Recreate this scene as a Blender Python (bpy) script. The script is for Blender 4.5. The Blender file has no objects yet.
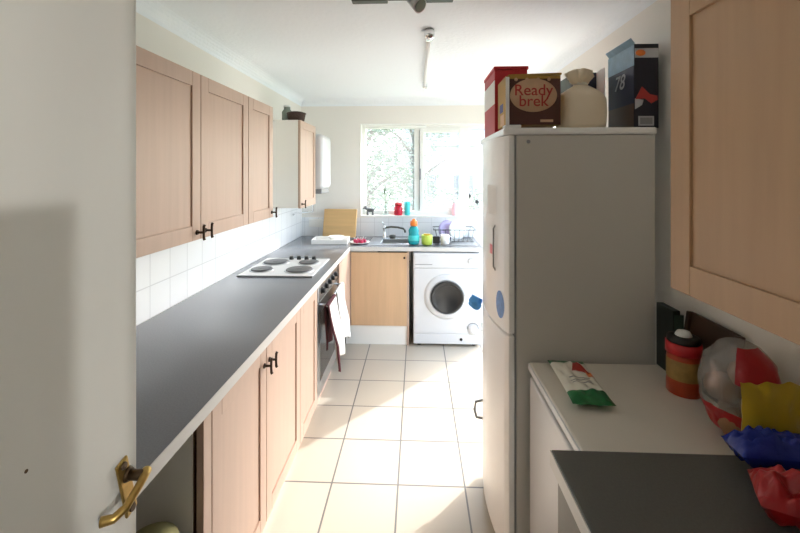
import bpy, bmesh, math, random
from mathutils import Vector, Matrix, noise
random.seed(7)
scene = bpy.context.scene
COL = scene.collection
PI = math.pi

# ------------------------------------------------------------------ helpers
def s2l(c):
    c = c / 255.0
    return c / 12.92 if c <= 0.04045 else ((c + 0.055) / 1.055) ** 2.4

def rgb(r, g, b):
    return (s2l(r), s2l(g), s2l(b), 1.0)

def mat(name, color, rough=0.5, metal=0.0, spec=0.5, var=0.0, vscale=(8, 8, 8), bump=0.0, bscale=60.0, trans=0.0, coat=0.0):
    m = bpy.data.materials.new(name)
    m.use_nodes = True
    nt = m.node_tree
    b = nt.nodes['Principled BSDF']
    b.inputs['Base Color'].default_value = color
    b.inputs['Roughness'].default_value = rough
    b.inputs['Metallic'].default_value = metal
    b.inputs['Specular IOR Level'].default_value = spec
    b.inputs['Coat Weight'].default_value = coat
    b.inputs['Transmission Weight'].default_value = trans
    tc = nt.nodes.new('ShaderNodeTexCoord')
    if var > 0:
        mp = nt.nodes.new('ShaderNodeMapping')
        mp.inputs['Scale'].default_value = vscale
        nt.links.new(tc.outputs['Object'], mp.inputs['Vector'])
        nz = nt.nodes.new('ShaderNodeTexNoise')
        nz.inputs['Scale'].default_value = 1.0
        nz.inputs['Detail'].default_value = 5.0
        nt.links.new(mp.outputs['Vector'], nz.inputs['Vector'])
        cr = nt.nodes.new('ShaderNodeValToRGB')
        cr.color_ramp.elements[0].position = 0.3
        cr.color_ramp.elements[1].position = 0.7
        cr.color_ramp.elements[0].color = tuple(c * (1 - var) for c in color[:3]) + (1,)
        cr.color_ramp.elements[1].color = tuple(min(1, c * (1 + var * 0.6)) for c in color[:3]) + (1,)
        nt.links.new(nz.outputs['Fac'], cr.inputs['Fac'])
        nt.links.new(cr.outputs['Color'], b.inputs['Base Color'])
    if bump > 0:
        n2 = nt.nodes.new('ShaderNodeTexNoise')
        n2.inputs['Scale'].default_value = bscale
        n2.inputs['Detail'].default_value = 4.0
        nt.links.new(tc.outputs['Object'], n2.inputs['Vector'])
        bp = nt.nodes.new('ShaderNodeBump')
        bp.inputs['Strength'].default_value = bump
        bp.inputs['Distance'].default_value = 0.01
        nt.links.new(n2.outputs['Fac'], bp.inputs['Height'])
        nt.links.new(bp.outputs['Normal'], b.inputs['Normal'])
    return m

def tile_mat(name, c1, c2, grout, size, mortar, axes, offs, rough=0.25, spec=0.5):
    m = bpy.data.materials.new(name)
    m.use_nodes = True
    nt = m.node_tree
    b = nt.nodes['Principled BSDF']
    tc = nt.nodes.new('ShaderNodeTexCoord')
    sp = nt.nodes.new('ShaderNodeSeparateXYZ')
    nt.links.new(tc.outputs['Object'], sp.inputs[0])
    cb = nt.nodes.new('ShaderNodeCombineXYZ')
    for i, a in enumerate(axes):
        ad = nt.nodes.new('ShaderNodeMath')
        ad.operation = 'ADD'
        ad.inputs[1].default_value = offs[i] + 100 * size
        nt.links.new(sp.outputs['XYZ'.index(a)], ad.inputs[0])
        nt.links.new(ad.outputs[0], cb.inputs[i])
    br = nt.nodes.new('ShaderNodeTexBrick')
    br.offset = 0.0
    br.squash = 1.0
    br.inputs['Scale'].default_value = 1.0
    br.inputs['Brick Width'].default_value = size
    br.inputs['Row Height'].default_value = size
    br.inputs['Mortar Size'].default_value = mortar
    br.inputs['Mortar Smooth'].default_value = 0.1
    br.inputs['Color1'].default_value = c1
    br.inputs['Color2'].default_value = c2
    br.inputs['Mortar'].default_value = grout
    nt.links.new(cb.outputs[0], br.inputs['Vector'])
    nt.links.new(br.outputs['Color'], b.inputs['Base Color'])
    bp = nt.nodes.new('ShaderNodeBump')
    bp.inputs['Strength'].default_value = 0.4
    bp.inputs['Distance'].default_value = 0.002
    bp.invert = True
    nt.links.new(br.outputs['Fac'], bp.inputs['Height'])
    nt.links.new(bp.outputs['Normal'], b.inputs['Normal'])
    b.inputs['Roughness'].default_value = rough
    b.inputs['Specular IOR Level'].default_value = spec
    return m

def clear_mat(name, tint=(1, 1, 1, 1), gloss=0.08, haze=0.0, rough=0.02, trl=False):
    """clear sheet: a transparent body with a glossy skin (and an optional milky part)"""
    m = bpy.data.materials.new(name)
    m.use_nodes = True
    nt = m.node_tree
    nt.nodes.remove(nt.nodes['Principled BSDF'])
    out = nt.nodes['Material Output']
    t = nt.nodes.new('ShaderNodeBsdfTransparent')
    t.inputs[0].default_value = tint
    g = nt.nodes.new('ShaderNodeBsdfGlossy')
    g.inputs['Roughness'].default_value = rough
    mx = nt.nodes.new('ShaderNodeMixShader')
    mx.inputs[0].default_value = gloss
    nt.links.new(t.outputs[0], mx.inputs[1])
    nt.links.new(g.outputs[0], mx.inputs[2])
    last = mx
    if haze > 0:
        d = nt.nodes.new('ShaderNodeBsdfTranslucent' if trl else 'ShaderNodeBsdfDiffuse')
        d.inputs[0].default_value = (0.8, 0.8, 0.78, 1)
        m2 = nt.nodes.new('ShaderNodeMixShader')
        m2.inputs[0].default_value = haze
        nt.links.new(mx.outputs[0], m2.inputs[1])
        nt.links.new(d.outputs[0], m2.inputs[2])
        last = m2
    nt.links.new(last.outputs[0], out.inputs[0])
    return m

class MB:
    """collects shapes and links them as ONE mesh object"""
    def __init__(self):
        self.bm = bmesh.new()
    def _add(self, src, mi=0, smooth=False):
        me = bpy.data.meshes.new('tmp')
        for f in src.faces:
            f.material_index = mi
            f.smooth = smooth
        src.to_mesh(me)
        src.free()
        self.bm.from_mesh(me)
        bpy.data.meshes.remove(me)
        return self
    def box(self, x0, x1, y0, y1, z0, z1, bev=0.0, mi=0, seg=2, rot=None):
        b = bmesh.new()
        bmesh.ops.create_cube(b, size=1.0)
        sx, sy, sz = abs(x1 - x0), abs(y1 - y0), abs(z1 - z0)
        bmesh.ops.scale(b, vec=(sx, sy, sz), verts=b.verts)
        if bev > 0:
            bv = min(bev, 0.49 * min(sx, sy, sz))
            bmesh.ops.bevel(b, geom=list(b.edges), offset=bv, segments=seg, profile=0.5, affect='EDGES')
        if rot is not None:
            bmesh.ops.rotate(b, cent=(0, 0, 0), matrix=rot, verts=b.verts)
        bmesh.ops.translate(b, vec=((x0 + x1) / 2, (y0 + y1) / 2, (z0 + z1) / 2), verts=b.verts)
        return self._add(b, mi, False)
    def cyl(self, p0, p1, r0, r1=None, seg=24, mi=0, caps=True):
        r1 = r0 if r1 is None else r1
        p0, p1 = Vector(p0), Vector(p1)
        d = p1 - p0
        q = d.to_track_quat('Z', 'Y').to_matrix()
        b = bmesh.new()
        A = [b.verts.new(p0 + q @ Vector((r0 * math.cos(2 * PI * i / seg), r0 * math.sin(2 * PI * i / seg), 0))) for i in range(seg)]
        B = [b.verts.new(p1 + q @ Vector((r1 * math.cos(2 * PI * i / seg), r1 * math.sin(2 * PI * i / seg), 0))) for i in range(seg)]
        for i in range(seg):
            f = b.faces.new((A[i], A[(i + 1) % seg], B[(i + 1) % seg], B[i]))
            f.smooth = True
        if caps:
            b.faces.new(A[::-1]); b.faces.new(B)
        for f in b.faces:
            f.material_index = mi
        me = bpy.data.meshes.new('tmp'); b.to_mesh(me); b.free(); self.bm.from_mesh(me); bpy.data.meshes.remove(me)
        return self
    def lathe(self, prof, c=(0, 0, 0), seg=28, mi=0, axis=(0, 0, 1), wob=0.0, sx=1.0, sy=1.0):
        q = Vector(axis).to_track_quat('Z', 'Y').to_matrix()
        c = Vector(c)
        b = bmesh.new()
        rings = []
        for r, z in prof:
            if r < 1e-6:
                rings.append([b.verts.new(c + q @ Vector((0, 0, z)))])
            else:
                ring = []
                for i in range(seg):
                    a = 2 * PI * i / seg
                    rr = r
                    if wob:
                        rr = r * (1 + wob * noise.noise(Vector((math.cos(a) * 2.2, math.sin(a) * 2.2, z * 14))))
                    ring.append(b.verts.new(c + q @ Vector((rr * math.cos(a) * sx, rr * math.sin(a) * sy, z))))
                rings.append(ring)
        for A, B in zip(rings[:-1], rings[1:]):
            for i in range(seg):
                j = (i + 1) % seg
                if len(A) == 1 and len(B) == 1: continue
                if len(A) == 1: b.faces.new((A[0], B[i], B[j]))
                elif len(B) == 1: b.faces.new((A[i], A[j], B[0]))
                else: b.faces.new((A[i], A[j], B[j], B[i]))
        bmesh.ops.recalc_face_normals(b, faces=b.faces)
        return self._add(b, mi, True)
    def tube(self, pts, r, seg=10, mi=0):
        pts = [Vector(p) for p in pts]
        b = bmesh.new()
        rings = []
        up = Vector((0.123, 0.31, 0.94)).normalized()
        for i, p in enumerate(pts):
            d = (pts[min(i + 1, len(pts) - 1)] - pts[max(i - 1, 0)]).normalized()
            u = d.cross(up)
            if u.length < 0.05: u = d.cross(Vector((1, 0, 0)))
            u.normalize()
            v = d.cross(u)
            rr = r[i] if isinstance(r, (list, tuple)) else r
            rings.append([b.verts.new(p + (u * math.cos(2 * PI * k / seg) + v * math.sin(2 * PI * k / seg)) * rr) for k in range(seg)])
        for A, B in zip(rings[:-1], rings[1:]):
            for i in range(seg):
                b.faces.new((A[i], A[(i + 1) % seg], B[(i + 1) % seg], B[i]))
        b.faces.new(rings[0]); b.faces.new(rings[-1][::-1])
        bmesh.ops.recalc_face_normals(b, faces=b.faces)
        return self._add(b, mi, True)
    def grid(self, fn, nu, nv, mi=0, mfn=None, smooth=True):
        b = bmesh.new()
        V = [[b.verts.new(fn(i / nu, j / nv)) for j in range(nv + 1)] for i in range(nu + 1)]
        for i in range(nu):
            for j in range(nv):
                f = b.faces.new((V[i][j], V[i + 1][j], V[i + 1][j + 1], V[i][j + 1]))
                f.smooth = smooth
                f.material_index = mfn((i + .5) / nu, (j + .5) / nv) if mfn else mi
        me = bpy.data.meshes.new('tmp'); b.to_mesh(me); b.free(); self.bm.from_mesh(me); bpy.data.meshes.remove(me)
        return self
    def prism(self, poly, z0, z1, plane='xy', mi=0, bev=0.0):
        """extrude polygon; plane 'xy' -> along z, 'xz' -> along y, 'yz' -> along x"""
        f3 = {'xy': lambda a, b, c: (a, b, c), 'xz': lambda a, b, c: (a, c, b), 'yz': lambda a, b, c: (c, a, b)}[plane]
        b = bmesh.new()
        A = [b.verts.new(f3(p[0], p[1], z0)) for p in poly]
        B = [b.verts.new(f3(p[0], p[1], z1)) for p in poly]
        n = len(poly)
        for i in range(n):
            b.faces.new((A[i], A[(i + 1) % n], B[(i + 1) % n], B[i]))
        b.faces.new(A[::-1]); b.faces.new(B)
        bmesh.ops.recalc_face_normals(b, faces=b.faces)
        if bev > 0:
            bmesh.ops.bevel(b, geom=list(b.edges), offset=bev, segments=2, profile=0.5, affect='EDGES')
        return self._add(b, mi, False)
    def pillow(self, lx, ly, h, c=(0, 0, 0), nu=24, nv=24, mi=0, crink=0.004, seedv=0.0, mfn=None, pinch=0.02):
        """sealed packet, flat crimped ends along y"""
        def top(sign):
            def fn(u, v):
                a, b2 = 2 * u - 1, 2 * v - 1
                e = max(0.0, 1 - abs(b2) ** 4) * max(0.0, 1 - abs(a) ** 3.2)
                z = sign * (h / 2) * e ** 0.6
                nz = noise.noise(Vector((a * 3 + seedv, b2 * 4, sign * 2 + seedv))) * crink
                w = 1 - pinch * (1 - abs(b2) ** 6) * 2
                return (c[0] + a * lx / 2 * w, c[1] + b2 * ly / 2, c[2] + h / 2 + z + nz * (e ** .3))
            return fn
        self.grid(top(1), nu, nv, mi, mfn)
        self.grid(top(-1), nu, nv, mi, mfn)
        return self
    def build(self, name, mats, parent=None, loc=None, rot=None):
        me = bpy.data.meshes.new(name)
        self.bm.to_mesh(me)
        self.bm.free()
        if not isinstance(mats, (list, tuple)): mats = [mats]
        for m in mats: me.materials.append(m)
        o = bpy.data.objects.new(name, me)
        COL.objects.link(o)
        if parent is not None: o.parent = parent
        if loc is not None: o.location = loc
        if rot is not None: o.rotation_euler = rot
        return o

def tag(o, label, cat, group=None):
    o['label'] = label
    o['category'] = cat
    if group: o['group'] = group
    return o

def thing(name, label, cat, loc=(0, 0, 0), rotz=0.0, group=None):
    o = bpy.data.objects.new(name, None)
    COL.objects.link(o)
    o.empty_display_size = 0.1
    o.location = loc
    o.rotation_euler = (0, 0, rotz)
    return tag(o, label, cat, group)

def struct(o):
    o['kind'] = 'structure'
    return o

def copy_tree(o, parent=None):
    c = o.copy()
    COL.objects.link(c)
    if parent is not None: c.parent = parent
    for ch in list(o.children): copy_tree(ch, c)
    return c

def lettering(body, size, m, parent, loc, rot, extrude=0.0006, name='lettering', offset=0.0, sx=1.0, shear=0.0):
    cu = bpy.data.curves.new('t', 'FONT')
    cu.body = body
    cu.size = size
    cu.extrude = extrude
    cu.offset = offset
    cu.shear = shear
    cu.align_x = 'CENTER'
    cu.align_y = 'CENTER'
    t = bpy.data.objects.new('t', cu)
    COL.objects.link(t)
    dg = bpy.context.evaluated_depsgraph_get()
    me = bpy.data.meshes.new_from_object(t.evaluated_get(dg))
    bpy.data.objects.remove(t)
    bpy.data.curves.remove(cu)
    me.materials.clear()
    me.materials.append(m)
    for v in me.vertices: v.co.x *= sx
    o = bpy.data.objects.new(name, me)
    COL.objects.link(o)
    o.parent = parent
    o.location = loc
    o.rotation_euler = rot
    return o

def settle(root, z):
    """lower or lift a thing so its lowest point rests on height z"""
    lo = min(v.co.z for ch in root.children for v in ch.data.vertices)
    root.location.z = z - lo + .0003

# ------------------------------------------------------------------ materials
M = {}
M['wall'] = mat('cream_wall_paint', rgb(238, 234, 227), 0.75, bump=0.08, bscale=120)
M['hallwall'] = mat('grey_hall_paint', rgb(176, 176, 172), 0.8)
M['ceil'] = mat('white_ceiling_paint', rgb(244, 248, 252), 0.85, bump=0.35, bscale=45)
M['white'] = mat('white_gloss_paint', rgb(240, 240, 236), 0.35)
M['doorpaint'] = mat('white_door_paint', rgb(222, 222, 216), 0.45, var=0.03, vscale=(6, 6, 2), bump=0.04, bscale=30)
M['beech'] = mat('beech_laminate', rgb(192, 164, 146), 0.42, var=0.05, vscale=(34, 34, 2.2))
M['beech_warm'] = mat('beech_laminate_panel', rgb(208, 174, 138), 0.42, var=0.07, vscale=(30, 30, 2.0))
M['beech_shade'] = mat('shaded_beech_laminate', rgb(190, 156, 122), 0.42, var=0.06, vscale=(30, 30, 2.0))  # beech toned darker, the right cabinet's shade put into its colour
M['carcass'] = mat('white_melamine', rgb(232, 230, 224), 0.45)
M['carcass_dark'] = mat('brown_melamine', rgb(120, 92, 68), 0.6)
M['worktop'] = mat('grey_speckled_laminate', rgb(118, 120, 126), 0.16, var=0.12, vscale=(220, 220, 220))
M['edge'] = mat('pale_laminate_edge', rgb(206, 206, 204), 0.4)
M['darktop'] = mat('charcoal_laminate', rgb(92, 92, 88), 0.42, var=0.10, vscale=(200, 200, 200))
M['tile'] = tile_mat('white_wall_tile', rgb(236, 238, 240), rgb(240, 242, 243), rgb(214, 216, 218), 0.15, 0.0025, 'YZ', (0.0, -0.9), 0.2)
M['tileb'] = tile_mat('white_wall_tile_back', rgb(236, 238, 240), rgb(240, 242, 243), rgb(214, 216, 218), 0.15, 0.0025, 'XZ', (0.0, -0.9), 0.2)
M['floor'] = tile_mat('cream_floor_tile', rgb(182, 173, 158), rgb(188, 179, 164), rgb(104, 102, 100), 0.3355, 0.0045, 'XY', (0.096, -2.015), 0.3)
M['hallfloor'] = mat('brown_hall_carpet', rgb(120, 100, 84), 0.95, bump=0.4, bscale=200)
M['brass'] = mat('worn_brass', rgb(196, 164, 96), 0.34, 0.9, var=0.25, vscale=(40, 40, 40))
M['darkbrass'] = mat('tarnished_brass', rgb(84, 66, 46), 0.45, 0.7)
M['bronze'] = mat('dark_bronze', rgb(70, 54, 42), 0.42, 0.7)
M['steel'] = mat('brushed_steel', rgb(198, 200, 202), 0.28, 1.0)
M['chrome'] = mat('chrome', rgb(225, 226, 228), 0.12, 1.0)
M['castiron'] = mat('dark_hotplate', rgb(104, 104, 106), 0.38, 0.4)
M['hobplate'] = mat('white_enamel_hob', rgb(226, 226, 226), 0.28)
M['black'] = mat('black_plastic', rgb(22, 22, 23), 0.4)
M['darkgap'] = mat('black_rubber', rgb(16, 16, 16), 0.8)
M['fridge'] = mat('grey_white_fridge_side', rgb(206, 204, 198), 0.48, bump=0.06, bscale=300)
M['fridgedoor'] = mat('white_fridge_door', rgb(246, 247, 247), 0.24)
M['appl'] = mat('white_appliance_enamel', rgb(214, 216, 219), 0.3)
M['frtop'] = mat('offwhite_freezer_top', rgb(224, 220, 210), 0.4, var=0.03, vscale=(5, 5, 5))
M['greyplas'] = mat('grey_plastic', rgb(140, 142, 144), 0.45)
M['ovenglass'] = mat('dark_oven_glass', rgb(28, 28, 30), 0.12)
M['glass'] = clear_mat('glare_veiled_glass', (0.97, 0.985, 0.98, 1), 0.05, 0.085, trl=True)  # milky mix stands in for the glare veil over the bright window
M['portglass'] = mat('smoky_porthole_glass', rgb(30, 32, 34), 0.22)
M['towelwhite'] = mat('white_cotton', rgb(232, 230, 226), 0.95, bump=0.4, bscale=260)
M['towelred'] = mat('maroon_cotton', rgb(74, 30, 36), 0.95, bump=0.4, bscale=260)
M['board'] = mat('pale_wood_board', rgb(214, 176, 122), 0.55, var=0.12, vscale=(2, 26, 26))
M['teal'] = mat('teal_liquid', rgb(30, 160, 170), 0.25)
M['orange'] = mat('orange_plastic', rgb(240, 130, 50), 0.35)
M['lime'] = mat('lime_plastic', rgb(178, 200, 80), 0.45)
M['red'] = mat('red_plastic', rgb(200, 40, 48), 0.35)
M['crimson'] = mat('crimson_glass', rgb(206, 34, 60), 0.2)
M['turq'] = mat('turquoise_plastic', rgb(70, 205, 205), 0.3)
M['pink'] = mat('pink_plastic', rgb(246, 196, 204), 0.35)
M['ceramic'] = mat('white_ceramic', rgb(240, 240, 238), 0.15)
M['greyceramic'] = mat('grey_ceramic', rgb(92, 94, 96), 0.3)
M['lilac'] = mat('lilac_ceramic', rgb(170, 160, 196), 0.25)
M['leaf'] = mat('leaf_green', rgb(44, 84, 42), 0.6)
M['radish'] = mat('radish_pink', rgb(190, 40, 84), 0.4)
M['bluerag'] = mat('blue_cloth', rgb(84, 160, 232), 0.8, bump=0.5, bscale=80)
M['bluestick'] = mat('blue_sticker', rgb(90, 140, 205), 0.4, var=0.2, vscale=(60, 60, 60))
M['pinkstick'] = mat('pink_sticker', rgb(226, 130, 140), 0.5)
M['paper'] = mat('white_paper', rgb(240, 240, 238), 0.8)
M['brownbox'] = mat('brown_printed_card', rgb(82, 44, 34), 0.55, var=0.12, vscale=(10, 10, 10))
M['ochre'] = mat('ochre_card', rgb(176, 138, 62), 0.6)
M['cream_print'] = mat('cream_print', rgb(206, 170, 136), 0.6, var=0.10, vscale=(18, 18, 18))
M['redprint'] = mat('red_print', rgb(176, 50, 44), 0.55)
M['navy'] = mat('navy_card', rgb(34, 38, 66), 0.45, var=0.15, vscale=(14, 14, 14))
M['navydark'] = mat('dark_navy_card', rgb(24, 24, 40), 0.45)
M['greenish'] = mat('dark_green_card', rgb(66, 84, 76), 0.5, var=0.2, vscale=(12, 12, 12))
M['ltblue'] = mat('pale_blue_print', rgb(142, 176, 200), 0.5, var=0.15, vscale=(30, 30, 30))
M['silver'] = mat('silver_print', rgb(188, 190, 196), 0.4)
M['redcard'] = mat('red_card', rgb(186, 30, 42), 0.5)
M['bluedot'] = mat('blue_print', rgb(40, 50, 130), 0.5)
M['sack'] = mat('cream_plastic_sack', rgb(236, 222, 198), 0.5, bump=0.25, bscale=35)
M['greenpack'] = mat('green_foil', rgb(28, 110, 60), 0.3)
M['whitepack'] = mat('white_foil', rgb(228, 226, 214), 0.35)
M['redpack'] = mat('red_foil', rgb(172, 26, 32), 0.3, bump=0.5, bscale=22)
M['bluepack'] = mat('blue_foil', rgb(28, 50, 150), 0.25, bump=0.6, bscale=26)
M['yellowpack'] = mat('yellow_foil', rgb(190, 160, 36), 0.35, bump=0.5, bscale=20)
M['brownpack'] = mat('brown_print_foil', rgb(84, 58, 36), 0.4)
M['bread'] = mat('brown_bread', rgb(150, 112, 80), 0.85, var=0.25, vscale=(14, 14, 14))
M['bag'] = clear_mat('clear_crinkled_plastic', (0.92, 0.88, 0.80, 1), 0.13, 0.17, 0.16)
M['jarbody'] = mat('orange_jar', rgb(186, 70, 34), 0.35, var=0.2, vscale=(20, 20, 20))
M['jarlabel'] = mat('yellow_jar_label', rgb(168, 134, 72), 0.5, var=0.2, vscale=(40, 40, 40))
M['tray'] = mat('dark_brown_tray', rgb(70, 48, 34), 0.5, var=0.15, vscale=(3, 18, 18))
M['blackcard'] = mat('black_green_card', rgb(30, 38, 36), 0.5)
M['wicker'] = mat('dark_wicker', rgb(62, 44, 36), 0.8, bump=0.6, bscale=90)
M['sage'] = mat('sage_glass', rgb(120, 130, 120), 0.2)
M['olive'] = mat('pale_olive_plastic', rgb(170, 168, 120), 0.5)
M['tube'] = mat('opal_tube', rgb(244, 244, 244), 0.3)
M['grass'] = mat('lawn', rgb(112, 124, 94), 0.95, var=0.3, vscale=(3, 3, 3))
M['paving'] = mat('pale_paving', rgb(180, 174, 164), 0.9, var=0.12, vscale=(2, 2, 2))
M['bark'] = mat('bark', rgb(96, 82, 66), 0.9, bump=0.5, bscale=25)
M['foliage'] = mat('tree_foliage', rgb(122, 138, 112), 0.7, var=0.4, vscale=(2, 2, 2))
M['foliage2'] = mat('grey_green_foliage', rgb(138, 148, 132), 0.7, var=0.4, vscale=(2, 2, 2))
M['render'] = mat('grey_render', rgb(206, 204, 200), 0.9)
M['slate'] = mat('slate_roof', rgb(128, 130, 136), 0.8, var=0.15, vscale=(4, 4, 4))
M['housewin'] = mat('dark_house_glass', rgb(90, 98, 108), 0.15)
M['fencewood'] = mat('weathered_fence', rgb(150, 132, 110), 0.9, var=0.2, vscale=(10, 10, 1))
M['lampshade'] = mat('opal_shade', rgb(240, 236, 224), 0.4)
M['grey_hood'] = mat('dark_grey_metal', rgb(84, 86, 82), 0.4, 0.6)

# ------------------------------------------------------------------ room numbers
XL, XR = -1.24, 0.99          # side walls
YB, YN = 4.236, -0.08         # far wall, near wall (doorway behind the camera)
ZC = 2.36                     # ceiling
WT = 0.2
WR = 0.1                      # right wall is a thin one
WX0, WX1, WZ0, WZ1 = -0.604, 0.93, 1.118, 2.098     # window opening
PY0, PY1, PZ1 = 2.28, 4.19, 2.12                      # open garden doorway in the right wall
DX0, DX1, DZ1 = -0.548, 0.27, 2.02                    # doorway the camera stands in

struct(MB().box(XL - WT, XR + WT, YN - 0.02, YB + WT, -0.12, 0.0).build('floor', M['floor']))
struct(MB().box(XL - WT, XR + WT, YN - 0.1, YB + WT, ZC, ZC + 0.15).build('ceiling', M['ceil']))
struct(MB().box(XL - WT, XL, YN - 0.1, YB + WT, 0, ZC).build('wall_left', M['wall']))
w = MB()
w.box(XR, XR + WR, YN - 0.1, PY0, 0, ZC).box(XR, XR + WR, PY1, YB + WT, 0, ZC).box(XR, XR + WR, PY0, PY1, PZ1, ZC)
struct(w.build('wall_right', M['wall']))
w = MB()
w.box(XL, WX0, YB, YB + WT, 0, ZC).box(WX1, XR, YB, YB + WT, 0, ZC)
w.box(WX0, WX1, YB, YB + WT, 0, WZ0).box(WX0, WX1, YB, YB + WT, WZ1, ZC)
struct(w.build('wall_back', M['wall']))
w = MB()
w.box(XL, DX0 - 0.03, YN - 0.1, YN, 0, ZC).box(DX1 + 0.03, XR, YN - 0.1, YN, 0, ZC).box(DX0 - 0.03, DX1 + 0.03, YN - 0.1, YN, DZ1 + 0.03, ZC)
struct(w.build('wall_near', M['wall']))
# door lining of the doorway
w = MB()
w.box(DX0 - 0.03, DX0, YN - 0.11, YN + 0.005, 0, DZ1 + 0.03).box(DX1, DX1 + 0.03, YN - 0.11, YN + 0.005, 0, DZ1 + 0.03).box(DX0, DX1, YN - 0.11, YN + 0.005, DZ1, DZ1 + 0.03)
struct(w.build('trim_1', M['white']))
# coving round the ceiling
def cove(poly_plane, a, b, s, base):
    c = 0.075
    pts = [(0, 0), (0, -c)]
    for k in range(7):
        t = k / 6 * PI / 2
        pts.append((c - c * math.cos(t) * 1.0 if False else c * (1 - math.cos(t)) * 1.0, -c + c * math.sin(t) * 1.0))
    pts = [(0, 0), (0, -c)] + [(c * (1 - math.cos(k / 6 * PI / 2)), -c * (1 - math.sin(k / 6 * PI / 2))) for k in range(1, 7)]
    return [(base + s * p[0], ZC + p[1]) for p in pts]
struct(MB().prism(cove('xz', 0, 0, 1, XL), YN, YB, 'xz').build('trim_2', M['ceil']))
struct(MB().prism(cove('xz', 0, 0, -1, XR), YN, YB, 'xz').build('trim_3', M['ceil']))
struct(MB().prism(cove('yz', 0, 0, -1, YB), XL, XR, 'yz').build('trim_4', M['ceil']))
# wall tiling
struct(MB().box(XL, XL + 0.006, 0.0, YB, 0.9, 1.293).box(XL, XL + 0.006, 2.575, 3.18, 1.293, 1.50).build('trim_5', M['tile']))
struct(MB().box(XL, 0.62, YB - 0.006, YB, 0.9, WZ0 - 0.019).build('trim_6', M['tileb']))

# hall behind the camera
struct(MB().box(-1.6, 1.4, -2.3, YN - 0.02, -0.12, 0.0).build('floor_hall', M['hallfloor']))
struct(MB().box(-1.6, 1.4, -2.3, YN - 0.1, ZC, ZC + 0.1).build('ceiling_hall', M['ceil']))
struct(MB().box(-1.7, -1.6, -2.3, YN - 0.1, 0, ZC).build('wall_hall_left', M['hallwall']))
struct(MB().box(1.4, 1.5, -2.3, YN - 0.1, 0, ZC).build('wall_hall_right', M['hallwall']))
struct(MB().box(-1.7, 1.5, -2.4, -2.3, 0, ZC).build('wall_hall_back', M['hallwall']))
struct(MB().box(-1.6, XL - WT, YN - 0.1, YN, 0, ZC).box(XR + WT, 1.4, YN - 0.1, YN, 0, ZC).build('wall_hall_front', M['hallwall']))

# ------------------------------------------------------------------ window
wy0, wy1 = YB + 0.10, YB + 0.155
f = MB()
fr = 0.045
f.box(WX0, WX0 + fr, wy0, wy1, WZ0, WZ1, .004).box(WX1 - fr, WX1, wy0, wy1, WZ0, WZ1, .004)
f.box(WX0 + fr, WX1 - fr, wy0, wy1, WZ0, WZ0 + fr, .004).box(WX0 + fr, WX1 - fr, wy0, wy1, WZ1 - fr, WZ1, .004)
mull = [0.0, 0.527]
for mx in mull:
    f.box(mx - 0.03, mx + 0.03, wy0, wy1, WZ0 + fr, WZ1 - fr, .004)
win = struct(f.build('window_1', M['white']))
# opening casement in the middle light
s = MB()
a, b = 0.03, 0.497
z0, z1 = WZ0 + fr, WZ1 - fr
s.box(a, a + .045, wy0 - .012, wy1 - .01, z0, z1, .004).box(b - .045, b, wy0 - .012, wy1 - .01, z0, z1, .004)
s.box(a + .045, b - .045, wy0 - .012, wy1 - .01, z0, z0 + .045, .004).box(a + .045, b - .045, wy0 - .012, wy1 - .01, z1 - .045, z1, .004)
sash = s.build('casement_sash', M['white'], win)
MB().box(a - .005, a + .012, wy0 - .03, wy0 - .013, 1.50, 1.62, .004).build('window_handle', M['greyplas'], sash)
MB().box(a - .006, a - .001, wy0 - .014, wy0, z0 + .02, z1 - .02).build('sash_shadow_strip', M['greyplas'], sash)  # grey strip put in for the shadow line beside the sash
MB().box(a + .045, b - .045, wy0 + .015, wy0 + .021, z0 + .045, z1 - .045).build('glass_pane', M['glass'], sash)
MB().box(WX0 + fr, -0.03, wy0 + .02, wy0 + .026, z0, z1).build('glass_pane', M['glass'], win)
MB().box(0.557, WX1 - fr, wy0 + .02, wy0 + .026, z0, z1).build('glass_pane', M['glass'], win)
r = MB()
r.box(WX0, WX0 + .008, YB - .004, wy0, WZ0, WZ1).box(WX1 - .008, WX1, YB - .004, wy0, WZ0, WZ1).box(WX0, WX1, YB - .004, wy0, WZ1 - .008, WZ1)
r.build('window_reveal', M['white'], win)
MB().box(WX0 + .008, WX1 - .008, YB - .008, wy0 - .0005, WZ0 - .018, WZ0 + .003, .004).build('window_sill', M['white'], win)
MB().cyl((WX0 + .05, YB + .06, WZ1 - .03), (0.1, YB + .06, WZ1 - .03), .008).build('curtain_rail', M['white'], win)

# garden doorway frame (stands open)
f = MB()
f.box(XR + .02, XR + .08, PY0, PY0 + .02, 0, PZ1, .003).box(XR + .02, XR + .08, PY1 - .012, PY1, 0, PZ1, .003).box(XR + .02, XR + .08, PY0 + .02, PY1 - .012, PZ1 - .03, PZ1, .003)
f.box(XR, XR + WR, PY0, PY1, -0.005, 0.012)
struct(f.build('door_2', M['white']))

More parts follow.
